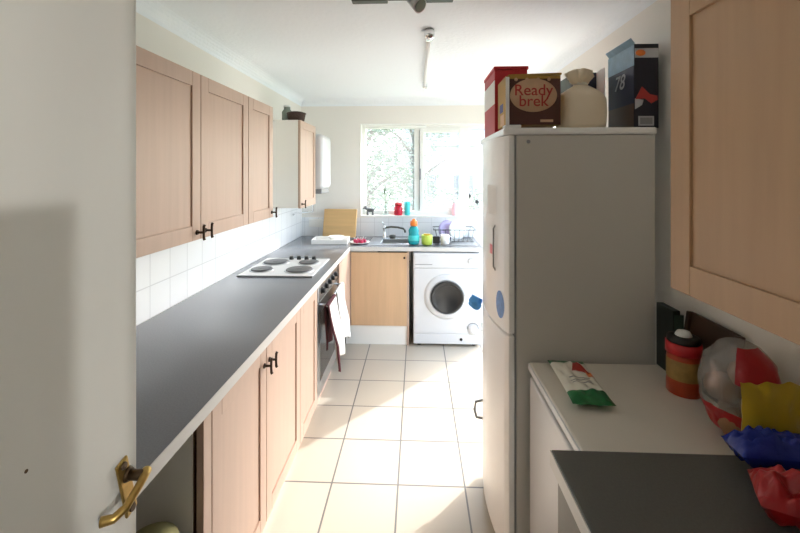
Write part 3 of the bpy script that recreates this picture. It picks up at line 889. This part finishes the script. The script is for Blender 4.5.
MB().pillow(.075, .165, .066, nu=26, nv=36, crink=.022, seedv=4.1).build('wrapper', M['bluepack'], bp)
settle(bp, .90)
for i, (px, py, rz, sd, lab) in enumerate(((.735, .75, 62, 7.7, 'red crinkled packet on the charcoal worktop, below the blue packet'), (.83, .60, 100, 11.3, 'red foil packet lowest at the right corner of the charcoal worktop'))):
    rp = thing('snack_packet', lab, 'packet', (px, py, .9005), math.radians(rz))
    MB().pillow(.11, .16, .07, nu=26, nv=32, crink=.03, seedv=sd).build('wrapper', M['redpack'], rp)
    MB().lathe([(0, 0), (.012, 0), (.012, .001), (0, .001)], (.0, .0, .072), 16).build('price_dot', M['pinkstick'], rp)
    settle(rp, .90)

# ------------------------------------------------------------------ washing machine
wm = thing('washing_machine', 'white front-loading washing machine under the worktop by the fridge', 'washing machine', (0.268, 3.64, 0))
hw = .302
MB().box(-hw, hw, .0, .555, .02, .852, .008).build('body', M['appl'], wm)
cp = MB().box(-hw + .004, hw - .004, -.012, .004, .715, .848, .006).build('control_panel', M['appl'], wm)
MB().box(-.285, -.13, -.0135, -.010, .742, .748).build('panel_line', M['greyplas'], cp)
MB().box(-.285, -.15, -.0145, -.010, .765, .825, .004).build('detergent_drawer', M['appl'], cp)
kn = MB().cyl((.22, -.012, .78), (.22, -.032, .78), .026, .022, 24).build('programme_knob', M['appl'], cp)
for k in range(4): MB().cyl((.03 + k * .035, -.011, .775), (.03 + k * .035, -.018, .775), .007, .006, 12).build('button', M['appl'], cp)
fp = MB().box(-hw + .004, hw - .004, -.008, .004, .12, .71, .006).build('front_panel', M['appl'], wm)
dr = MB().lathe([(.205, -.006), (.206, .004), (.192, .016), (.165, .026), (.148, .024), (.140, .010)], (.0, -.004, .455), 48, axis=(0, -1, 0)).build('door_ring', M['appl'], wm)
MB().lathe([(.150, .018), (.149, .030), (.134, .034), (.126, .030), (.10, .022), (.06, .015), (0, .012)], (.0, -.004, .455), 48, axis=(0, -1, 0)).build('porthole', M['portglass'], dr)
MB().lathe([(.155, .022), (.153, .033), (.148, .033), (.147, .024)], (.0, -.004, .455), 48, axis=(0, -1, 0)).build('porthole_rim', M['greyplas'], dr)
MB().box(.15, .172, -.045, -.015, .42, .49, .005).build('door_catch', M['appl'], dr)
kp = MB().box(-hw + .004, hw - .004, -.006, .004, .025, .115, .005).build('kick_panel', M['appl'], wm)
MB().cyl((.13, -.004, .068), (.13, -.012, .068), .014, .012, 18).build('drain_cap', M['black'], kp)
fl = MB().lathe([(0, 0), (.05, 0), (.05, .004), (0, .004)], (.235, -.006, .16), 28, axis=(0, -1, 0)).build('filter_cover', M['appl'], wm)
MB().tube([(.235 + .05 * math.cos(a), -.011, .17 + .05 * math.sin(a)) for a in [k / 12 * PI for k in range(13)]], .0035, 8).build('cover_grip', M['greyplas'], fl)
for (xx, yy) in ((-.25, .05), (.25, .05), (-.25, .5), (.25, .5)):
    MB().cyl((xx, yy, 0), (xx, yy, .022), .02, .018, 12).build('foot', M['black'], wm)

# ------------------------------------------------------------------ sink and the things round it
sk = thing('sink', 'stainless steel sink with drainer set in the worktop under the window', 'sink', (0, 0, .90))
m = MB()
bx0, bx1, by0, by1 = -.345, -.062, 3.775, 4.045
m.box(-.46, bx0, 3.72, 4.15, .0004, .005, .002).box(bx1, .56, 3.72, 4.15, .0004, .005, .002).box(bx0, bx1, 3.72, by0, .0004, .005, .002).box(bx0, bx1, by1, 4.15, .0004, .005, .002)
m.build('sink_top', M['steel'], sk)
m = MB()
m.tube([(bx0, by0, .005), (bx1, by0, .005), (bx1, by1, .005), (bx0, by1, .005), (bx0, by0, .005)], .004, 8)
m.build('bowl_rim', M['chrome'], sk)
m = MB()
m.box(bx0 - .002, bx0, by0, by1, -.15, .003).box(bx1, bx1 + .002, by0, by1, -.15, .003).box(bx0, bx1, by0 - .002, by0, -.15, .003).box(bx0, bx1, by1, by1 + .002, -.15, .003).box(bx0, bx1, by0, by1, -.153, -.150)
bw_ = m.build('bowl', M['steel'], sk)
MB().cyl(((bx0 + bx1) / 2, 3.91, -.1502), ((bx0 + bx1) / 2, 3.91, -.147), .035, .03, 20).build('plughole', M['chrome'], bw_)
for k in range(7):
    MB().box(.06 + k * .065, .072 + k * .065, 3.78, 4.08, .0045, .008, .0015).build('drainer_rib', M['steel'], sk)
tp = thing('mixer_tap', 'chrome mixer tap with a long swan spout behind the sink', 'tap', (-.335, 4.105, .9056))
MB().lathe([(0, 0), (.026, 0), (.026, .008), (.017, .014), (.015, .09), (.018, .1), (.017, .125), (0, .13)], (0, 0, 0), 20).build('tap_body', M['chrome'], tp)
MB().tube([(0, 0, .095), (.02, -.01, .108), (.07, -.03, .118), (.14, -.06, .118), (.20, -.085, .108), (.215, -.092, .09), (.217, -.093, .07)], .010, 12).build('spout', M['grey_hood'], tp)
MB().tube([(0, 0, .128), (-.012, -.012, .15), (-.03, -.03, .175)], [.007, .006, .007], 10).build('lever', M['chrome'], tp)
MB().lathe([(0, .0), (.03, 0), (.035, .03), (.02, .036), (0, .036)], (.085, -.03, 0), 18).build('tap_wheel', M['grey_hood'], tp)

db = thing('soap_bottle', 'teal washing-up liquid bottle with an orange cap by the sink', 'bottle', (-.03, 3.745, .9055))
MB().lathe([(0, 0), (.042, 0), (.048, .012), (.05, .06), (.043, .10), (.047, .13), (.032, .165), (.018, .172), (0, .172)], (0, 0, 0), 28, sx=1.05, sy=.7).build('bottle_body', M['teal'], db)
MB().lathe([(.021, .1725), (.034, .176), (.034, .215), (.022, .222), (.014, .238), (0, .24)], (0, 0, 0), 20).build('cap', M['orange'], db)
MB().lathe([(.0505, .035), (.0515, .037), (.0485, .085), (.0475, .086)], (0, 0, 0), 28, sx=1.05, sy=.7).build('bottle_label', M['turq'], db)
pt = thing('sponge_pot', 'lime green pot on the sink edge beside the teal bottle', 'pot', (.092, 3.745, .9055))
MB().lathe([(0, 0), (.044, 0), (.05, .008), (.052, .085), (.048, .09), (.046, .084), (.044, .012), (0, .012)], (0, 0, 0), 26).build('pot_body', M['lime'], pt)
MB().box(-.03, .03, -.018, .018, .0125, .10, .006).build('sponge', M['yellowpack'], pt)
sc_ = thing('scourer', 'black scourer pad propped between the lime pot and the white mug', 'scourer', (.182, 3.775, .9085))
MB().box(-.032, .032, -.014, .014, 0, .07, .010, seg=3).build('pad', M['black'], sc_)
mg = thing('mug', 'white mug on the drainer to the right of the black scourer', 'mug', (.262, 3.765, .9085))
MB().lathe([(0, 0), (.036, 0), (.041, .006), (.042, .088), (.039, .088), (.037, .01), (0, .01)], (0, 0, 0), 26).build('mug_body', M['ceramic'], mg)
MB().tube([(.04, 0, .07), (.06, 0, .068), (.068, 0, .048), (.06, 0, .024), (.04, 0, .02)], .005, 8).build('mug_handle', M['ceramic'], mg)
dr = thing('dish_rack', 'wire dish rack standing on the drainer under the window', 'dish rack', (.36, 3.96, .9085))
m = MB()
for zz, s_ in ((.006, .9), (.12, 1.0)):
    m.tube([(-.20 * s_, -.12 * s_, zz), (.20 * s_, -.12 * s_, zz), (.20 * s_, .12 * s_, zz), (-.20 * s_, .12 * s_, zz), (-.20 * s_, -.12 * s_, zz)], .004, 8)
m.build('frame', M['grey_hood'], dr)
m = MB()
for k in range(9):
    x = -.18 + k * .045
    m.tube([(x, -.12, .12), (x * .9, -.108, .006), (x * .9, .108, .006), (x, .12, .12)], .0022, 6)
m.build('wires', M['grey_hood'], dr)
for k, (dx, m_, lab) in enumerate(((-.07, 'lilac', 'lilac plate standing in the wire dish rack, left one'), (.03, 'ceramic', 'white plate standing in the dish rack, right of the lilac one'))):
    pl = MB().lathe([(0, 0), (.06, 0), (.095, .012), (.096, .016), (.06, .006), (0, .005)], (0, 0, 0), 36)
    o = pl.build('dinner_plate', M[m_], None, (.36 + dx, 3.96, 1.012), (math.radians(82), 0, math.radians(25)))
    tag(o, lab, 'plate', 'plates in the dish rack')
# plate of radishes
pl = MB().lathe([(0, 0), (.055, 0), (.095, .014), (.096, .018), (.058, .007), (0, .006)], (0, 0, 0), 36)
o = pl.build('dinner_plate', M['ceramic'], None, (-.50, 3.84, .9008))
tag(o, 'white plate holding small pink radishes left of the sink', 'plate')
o.location = (-.545, 3.80, .9006)
rad = []
for k in range(7):
    a = k / 6 * 2 * PI
    rx, ry = (-.545 + .046 * math.cos(a), 3.80 + .040 * math.sin(a)) if k < 6 else (-.545, 3.80)
    t = thing('radish', 'small pink radish lying on the white plate beside the sink', 'radish', (rx, ry, .9071 + (.0 if k < 6 else .0)), a, 'radishes on the plate')
    MB().lathe([(0, .0), (.012, .003), (.0185, .016), (.015, .029), (.006, .035), (0, .036)], (0, 0, 0), 16).build('root', M['radish'], t)
    MB().tube([(0, 0, .034), (.006, 0, .046), (.014, 0, .052)], [.003, .004, .002], 6).build('stalk', M['ceramic'], t)
# cutting board and tray in the corner
cb = thing('chopping_board', 'pale wooden chopping board leaning on the tiles in the corner', 'chopping board', (-.80, 4.125, .9005), math.radians(-4))
rt = Matrix.Rotation(math.radians(-14), 3, 'X')
bmd = MB().box(-.175, .175, -.012, .012, .0, .295, .008, seg=3, rot=rt)
bo_ = bmd.build('board', M['board'], cb)
bo_.location = (0, 0, 0.004)
tt = thing('draining_tray', 'shallow white plastic tray on the worktop in front of the chopping board', 'tray', (-.83, 3.84, .9005), math.radians(3))
m = MB()
m.box(-.17, .17, -.11, .11, 0, .006, .002).box(-.17, -.164, -.11, .11, .006, .045, .002).box(.164, .17, -.11, .11, .006, .045, .002).box(-.164, .164, -.11, -.104, .006, .045, .002).box(-.164, .164, .104, .11, .006, .045, .002)
m.build('tray_base', M['ceramic'], tt)
bw = thing('cereal_bowl', 'white bowl sitting in the white tray in the corner', 'bowl', (-.78, 3.84, .907))
MB().lathe([(0, 0), (.035, 0), (.04, .006), (.075, .05), (.078, .056), (.072, .052), (.036, .01), (0, .008)], (0, 0, 0), 30).build('bowl_body', M['ceramic'], bw)
so = thing('wall_socket', 'white double wall socket on the back tiles above the far worktop', 'socket', (-1.08, YB - .006, 1.04))
MB().box(-.073, .073, -.010, -.0002, -.043, .043, .004).build('plate', M['white'], so)
for sx_ in (-.034, .034): MB().box(sx_ - .008, sx_ + .008, -.013, -.0095, .014, .028, .001).build('switch', M['white'], so)

# window sill things
SZ = WZ0 + .0034
dg = thing('dog_ornament', 'small dark grey dog ornament at the left end of the window sill', 'ornament', (-.505, 4.285, SZ))
dg.scale = (1.15, 1.15, 1.25)
m = MB()
m.lathe([(0, -.036), (.014, -.034), (.019, -.018), (.016, .008), (.019, .026), (.011, .036), (0, .038)], (.004, 0, .042), 18, axis=(1, 0, 0))
m.lathe([(0, -.016), (.012, -.012), (.016, 0), (.012, .012), (0, .017)], (-.04, 0, .064), 16, axis=(1, 0, .1))
m.tube([(-.03, 0, .05), (-.038, 0, .058)], .011, 10)
m.cyl((-.052, 0, .060), (-.066, 0, .057), .008, .006, 12)
m.cyl((-.034, -.009, .074), (-.032, -.012, .088), .005, .002, 8).cyl((-.034, .009, .074), (-.032, .012, .088), .005, .002, 8)
m.tube([(.04, 0, .05), (.05, 0, .06), (.053, 0, .072)], [.005, .004, .003], 8)
m.build('dog_body', M['greyceramic'], dg)
for (xx, yy) in ((-.022, -.01), (-.022, .01), (.028, -.01), (.028, .01)):
    MB().cyl((xx, yy, 0), (xx, yy, .036), .0085, .009, 12).build('leg', M['greyceramic'], dg)
vs = thing('plant_glass', 'clear glass holding a thin green sprig on the window sill', 'plant', (-.335, 4.285, SZ))
vs.scale = (1.15, 1.15, 1.3)
MB().lathe([(0, 0), (.026, 0), (.03, .05), (.033, .085), (.031, .085), (.028, .05), (.024, .004), (0, .004)], (0, 0, 0), 22).build('glass_body', clear_mat('clear_tumbler', (.93, .96, .95, 1), .12), vs)
stem = MB()
stem.tube([(0, 0, .006), (-.004, 0, .1), (-.012, 0, .18)], .0018, 6).tube([(.004, 0, .006), (.012, 0, .09), (.028, 0, .15)], .0015, 6)
stem.build('stem', M['leaf'], vs)
for (a, z, x, ln, tl) in ((0.2, .15, -.010, .05, .7), (2.6, .12, -.008, .045, .9), (1.2, .17, -.012, .055, 1.3), (.1, .12, .022, .045, .5), (3.3, .10, .013, .04, .8), (.6, .145, .027, .05, 1.0)):
    def lf(u, v, a=a, z=z, x=x, ln=ln, tl=tl):
        w_ = .009 * math.sin(PI * min(1, u * .95 + .03)) * (2 * v - 1)
        p = Vector((u * ln * math.cos(tl), w_, u * ln * math.sin(tl)))
        p.rotate(Matrix.Rotation(a, 3, 'Z'))
        return (x + p.x, p.y, z + p.z)
    MB().grid(lf, 8, 3).build('leaf', M['leaf'], vs)
rj = thing('storage_jar', 'crimson red jar with lid standing on the window sill', 'jar', (-.20, 4.285, SZ))
MB().lathe([(0, 0), (.040, 0), (.045, .008), (.046, .085), (.036, .10), (0, .10)], (0, 0, 0), 28).build('jar_body', M['crimson'], rj)
MB().lathe([(.037, .1005), (.040, .102), (.040, .13), (.035, .134), (0, .134)], (0, 0, 0), 28).build('lid', M['red'], rj)
tc_ = MB().lathe([(0, 0), (.026, 0), (.029, .006), (.034, .14), (.031, .14), (.026, .01), (0, .01)], (0, 0, 0), 26).build('tumbler', M['turq'], None, (-.105, 4.285, SZ))
tag(tc_, 'turquoise plastic tumbler on the sill right of the red jar', 'cup')
pb = thing('lotion_bottle', 'pale pink bottle with white cap on the sill before the casement', 'bottle', (.40, 4.285, SZ))
MB().lathe([(0, 0), (.026, 0), (.03, .008), (.03, .11), (.02, .13), (0, .13)], (0, 0, 0), 24).build('bottle_body', M['pink'], pb)
MB().lathe([(.015, .1305), (.02, .132), (.02, .17), (.016, .174), (0, .174)], (0, 0, 0), 20).build('cap', M['white'], pb)
for i, (xx, zz, lab) in enumerate(((.565, 1.325, 'dark suction hook on the right window pane, upper of two'), (.648, 1.262, 'dark suction hook on the right window pane, lower of two'))):
    h = thing('suction_hook', lab, 'hook', (xx, wy0 + .0195, zz), 0, 'suction hooks on the window')
    MB().lathe([(.021, 0), (.019, .004), (.010, .010), (.007, .016), (0, .018)], (0, 0, 0), 20, axis=(0, -1, 0)).build('suction_cup', M['black'], h)
    MB().tube([(0, -.015, 0), (0, -.022, -.01), (0, -.026, -.024), (0, -.034, -.028), (0, -.039, -.02)], .003, 8).build('hook_arm', M['black'], h)

# bin in the open gap under the worktop
bn = thing('pedal_bin', 'slim bin with pale olive lid in the gap under the near left worktop', 'bin', (-.725, 1.08, 0))
bn.scale = (.9, .9, .91)
MB().lathe([(0, 0), (.07, 0), (.074, .01), (.084, .585), (.082, .585), (0, .575)], (0, 0, 0), 30).build('bin_body', M['blackcard'], bn)
MB().lathe([(.086, .5855), (.088, .595), (.078, .625), (.045, .645), (0, .65)], (0, 0, 0), 30).build('lid', M['olive'], bn)
# ------------------------------------------------------------------ ceiling lights
sl = thing('ceiling_spotlight', 'spotlight bar with small heads on the ceiling nearest the camera', 'ceiling light', (.0, 1.775, ZC))
MB().box(-.29, -.13, -.02, .02, -.028, -.0004, .004).box(.02, .16, -.02, .02, -.028, -.0004, .004).box(-.13, .02, -.014, .014, -.018, -.0004, .003).build('bar', M['grey_hood'], sl)
def spot(px, d):
    m = MB()
    p = Vector((px, 0, -.03))
    d = Vector(d).normalized()
    m.cyl((px, 0, -.018), p, .006, .006, 10)
    m.cyl(p - d * .032, p + d * .040, .020, .034, 20, caps=True)
    h = m.build('spot_head', M['steel'], sl)
    MB().cyl(p + d * .0402, p + d * .042, .029, .029, 18).build('bulb', M['sage'], h)
spot(-.01, (.45, -.35, -.45))
bl = thing('strip_light', 'slim white fluorescent strip light along the ceiling beyond the spotlight bar', 'ceiling light', (.068, 2.84, ZC))
MB().box(-.013, .013, -.62, .62, -.026, .0004, .005).build('housing', M['white'], bl)
MB().cyl((0, -.605, -.036), (0, .605, -.036), .010, .010, 18).build('tube', M['tube'], bl)
MB().lathe([(0, -.062), (.022, -.056), (.03, -.04), (.03, -.02), (.024, -.001), (0, -.001)], (0, -.65, 0), 24).build('end_fitting', M['chrome'], bl)
for (ya, yb) in ((-.64, -.60), (.60, .635)):
    MB().box(-.02, .02, ya, yb, -.055, -.001, .008, seg=3).build('end_cap', M['chrome'], bl)

# unseen hall lamp added behind the camera to brighten the open door
hl = thing('added_hall_lamp', 'small unseen wall lamp added in the hall to brighten the open door', 'lamp', (1.399, -1.3, 1.53))
MB().cyl((0, 0, 0), (-.02, 0, 0), .05, .045, 24).build('wall_plate', M['brass'], hl)
MB().tube([(-.02, 0, -.02), (-.07, 0, -.05), (-.11, 0, -.06), (-.149, 0, -.06)], .007, 10).build('arm', M['brass'], hl)
MB().lathe([(.012, -.075), (.03, -.06), (.034, -.055), (.01, -.06), (0, -.06)], (-.149, 0, 0), 24).build('lamp_holder', M['brass'], hl)
hc = thing('added_shadow_blocker', 'unseen cabinet-shaped blocker added outside the doorway to shade the open door', 'cabinet', (.075, -.452, 0))  # unseen box placed to cast the shadow on the open door
MB().box(-.175, .175, -.22, .22, .06, 1.53, .003).build('carcass', M['carcass'], hc)
MB().box(-.165, .165, -.21, .21, 0, .06).build('plinth', M['carcass'], hc)
for za, zb in ((.065, .79), (.795, 1.525)):
    d = MB().box(-.173, .173, -.238, -.2205, za, zb, .003).build('door', M['white'], hc)
    MB().cyl((.14, -.238, (za + zb) / 2), (.14, -.262, (za + zb) / 2), .008, .012, 16).build('knob', M['bronze'], d)

# ------------------------------------------------------------------ garden outside
struct(MB().box(-14, 20, YB + WT + .001, 30, -.25, -.15)  .box(XR + WT + .001, 20, -4, YB + WT + .001, -.25, -.15).build('ground', M['grass']))
struct(MB().box(XR + WT + .002, 4.2, .5, YB + WT + 1.6, -.149, -.10).build('patio', M['paving']))
def tree(label, x, y, h, blobs, n, m, sd):
    rnd = random.Random(sd)
    t = thing('tree', label, 'tree', (x, y, -.15))
    tr_ = MB().tube([(0, 0, 0), (.05, .03, h * .3), (-.03, .05, h * .55), (.02, .0, h * .8)], [.13, .10, .07, .03], 10)
    for k in range(6):
        a = k * 1.1
        tr_.tube([(0, .03, h * (.35 + .06 * k)), (.4 * math.cos(a), .4 * math.sin(a), h * (.45 + .07 * k)), (.8 * math.cos(a), .8 * math.sin(a), h * (.52 + .07 * k))], [.05, .035, .015], 6)
    tr_.build('trunk', M['bark'], t)
    b = bmesh.new()
    for i in range(n):
        cx, cy, cz, r_ = blobs[rnd.randrange(len(blobs))]
        while True:
            p = Vector((rnd.uniform(-1, 1), rnd.uniform(-1, 1), rnd.uniform(-1, 1)))
            if .25 < p.length < 1: break
        p = Vector((cx, cy, cz)) + p * r_
        s_ = rnd.uniform(.05, .10)
        q = Matrix.Rotation(rnd.uniform(0, 6.28), 3, 'Z') @ Matrix.Rotation(rnd.uniform(0, 3.14), 3, 'X')
        vs_ = [b.verts.new(p + q @ Vector(v)) for v in ((-s_ * .5, 0, 0), (0, -s_ * .4, s_ * .15), (s_ * .9, 0, 0), (0, s_ * .4, s_ * .15))]
        b.faces.new(vs_)
    mb = MB(); mb._add(b, 0, True)
    mb.build('crown', m, t)
tree('leafy green tree filling the left window pane', -1.15, 8.6, 3.4, ((0, 0, 2.3, .8), (-.5, .2, 1.8, .7), (.45, -.1, 1.7, .6), (.2, .1, 2.9, .6), (-.3, 0, 1.2, .55)), 3600, M['foliage'], 3)
tree('grey-green tree standing behind the leafy one, nearer the window middle', -.05, 10.4, 4.0, ((0, 0, 2.6, .9), (-.5, .2, 2.0, .7), (.4, -.1, 3.2, .7), (.1, .1, 1.5, .6)), 2600, M['foliage2'], 5)
hd = thing('hedge', 'low clipped hedge along the end of the garden', 'hedge', (0, 12.5, -.15))
rnd = random.Random(9)
b = bmesh.new()
for i in range(3500):
    p = Vector((rnd.uniform(-5, 5), rnd.uniform(-.35, .35), rnd.uniform(.02, 1.25)))
    s_ = rnd.uniform(.06, .12)
    q = Matrix.Rotation(rnd.uniform(0, 6.28), 3, 'Z') @ Matrix.Rotation(rnd.uniform(0, 3.14), 3, 'X')
    b.faces.new([b.verts.new(p + q @ Vector(v)) for v in ((-s_ * .5, 0, 0), (0, -s_ * .4, 0), (s_ * .9, 0, 0), (0, s_ * .4, 0))])
mb = MB(); mb._add(b, 0, True); mb.build('hedge_leaves', M['foliage'], hd)
ho = thing('neighbour_house', 'pale rendered house with a slate roof seen through the middle window', 'house', (1.9, 17.5, -.15))
MB().box(-2.3, 3.2, 0, 5, 0, 3.0).build('house_wall', M['render'], ho)
MB().prism([(-.3, 2.9), (5.3, 2.9), (2.5, 4.7)], -2.5, 3.4, 'yz').build('roof', M['slate'], ho)
for (wx, wz) in ((-1.5, 1.2), (.1, 1.2), (1.7, 1.2)):
    fw = MB().box(wx - .5, wx + .5, -.04, .0, wz - .5, wz + .5, .01).build('window', M['white'], ho)
    MB().box(wx - .43, wx - .03, -.05, -.035, wz - .43, wz + .43).box(wx + .03, wx + .43, -.05, -.035, wz - .43, wz + .43).build('pane', M['housewin'], fw)
MB().box(1.9, 2.4, 2.2, 2.8, 4.2, 5.2).build('chimney', M['render'], ho)

# the runs along the side walls sit a touch askew of the far wall
bpy.context.view_layer.update()
def extent(o):
    pts = [c.matrix_world @ v.co for c in [o] + list(o.children_recursive) if c.type == 'MESH' for v in c.data.vertices]
    return min(p.x for p in pts), max(p.x for p in pts), min(p.y for p in pts), max(p.y for p in pts)
for o in list(COL.objects):
    if o.parent or o.type not in ('MESH', 'EMPTY') or o.name.split('.')[0] in ('floor', 'worktop', 'ground', 'patio', 'added_hall_lamp', 'added_shadow_blocker') or (o.get('kind') and not o.name.startswith('door_1')): continue
    x0, x1, y0, y1 = extent(o)
    if y1 > 3.7 and not o.name.startswith('water'): continue
    xf = x1 if x0 < -.4 and x1 < 0 else (x0 if x0 > .3 and o.name.startswith(('wall_c', 'base_c', 'under', 'fridge')) else (x0 + x1) / 2)
    o.location.y += .0425 * xf
for o in COL.objects:
    if o.name == 'worktop.001': o.location.y += .0425 * .33

# ------------------------------------------------------------------ light
wd = bpy.data.worlds.new('sky')
scene.world = wd
wd.use_nodes = True
nt = wd.node_tree
bg = nt.nodes['Background']
sky = nt.nodes.new('ShaderNodeTexSky')
sky.sky_type = 'NISHITA'
sky.sun_disc = False
sky.sun_elevation = math.radians(38)
sky.sun_rotation = math.radians(42)
sky.air_density = 1.0
sky.dust_density = 3.0
mixc = nt.nodes.new('ShaderNodeMix')
mixc.data_type = 'RGBA'
mixc.inputs['Factor'].default_value = 0.8
mixc.inputs['B'].default_value = (0.68, 0.84, 1.0, 1)
nt.links.new(sky.outputs[0], mixc.inputs['A'])
nt.links.new(mixc.outputs['Result'], bg.inputs['Color'])
bg.inputs['Strength'].default_value = 2.2

def light(name, kind, loc, **kw):
    l = bpy.data.lights.new(name, kind)
    o = bpy.data.objects.new(name, l)
    COL.objects.link(o)
    o.location = loc
    for k, v in kw.items(): setattr(l, k, v)
    return o
e_ = math.radians(38)
sd = Vector((-.67 * math.cos(e_), -.742 * math.cos(e_), -math.sin(e_)))
su = light('sun', 'SUN', (5, 9, 8), energy=3.0, angle=math.radians(.6), color=(.96, .98, 1.0))
su.rotation_euler = sd.to_track_quat('-Z', 'Y').to_euler()
# sky portals in the two openings guide the sampling of real daylight
p = light('window_portal', 'AREA', ((WX0 + WX1) / 2, YB + WT + .02, (WZ0 + WZ1) / 2), shape='RECTANGLE', size=WX1 - WX0, size_y=WZ1 - WZ0)
p.data.cycles.is_portal = True
p.rotation_euler = Vector((0, -1, 0)).to_track_quat('-Z', 'Y').to_euler()
p = light('garden_door_portal', 'AREA', (XR + WR + .02, (PY0 + PY1) / 2, PZ1 / 2), shape='RECTANGLE', size=PY1 - PY0, size_y=PZ1)
p.data.cycles.is_portal = True
p.rotation_euler = Vector((-1, 0, 0)).to_track_quat('-Z', 'Z').to_euler()
light('added_hall_lamp_light', 'POINT', (1.25, -1.3, 1.53), energy=52.0, shadow_soft_size=.018, color=(1.0, .98, .95))  # light of the added lamp, brightens the open door

# ------------------------------------------------------------------ camera
cam = bpy.data.cameras.new('camera')
co = bpy.data.objects.new('camera', cam)
COL.objects.link(co)
co.location = (0, 0, 1.573)
co.rotation_euler = (PI / 2, 0, math.atan(17 / 400))
cam.sensor_width = 36.0
cam.lens = 18.0
cam.shift_x = 0.0
cam.shift_y = -93.5 / 800
cam.clip_start = .03
scene.camera = co

vs_ = scene.view_settings
vs_.view_transform = 'Standard'
vs_.look = 'None'
vs_.gamma = 1.0
vs_.use_curve_mapping = False
vs_.exposure = 0.74
cy = scene.cycles
cy.use_denoising = True
cy.denoiser = 'OPENIMAGEDENOISE'
cy.max_bounces = 12
cy.diffuse_bounces = 8
cy.transparent_max_bounces = 16
cy.caustics_reflective = False
cy.caustics_refractive = False
cy.sample_clamp_indirect = 6.0
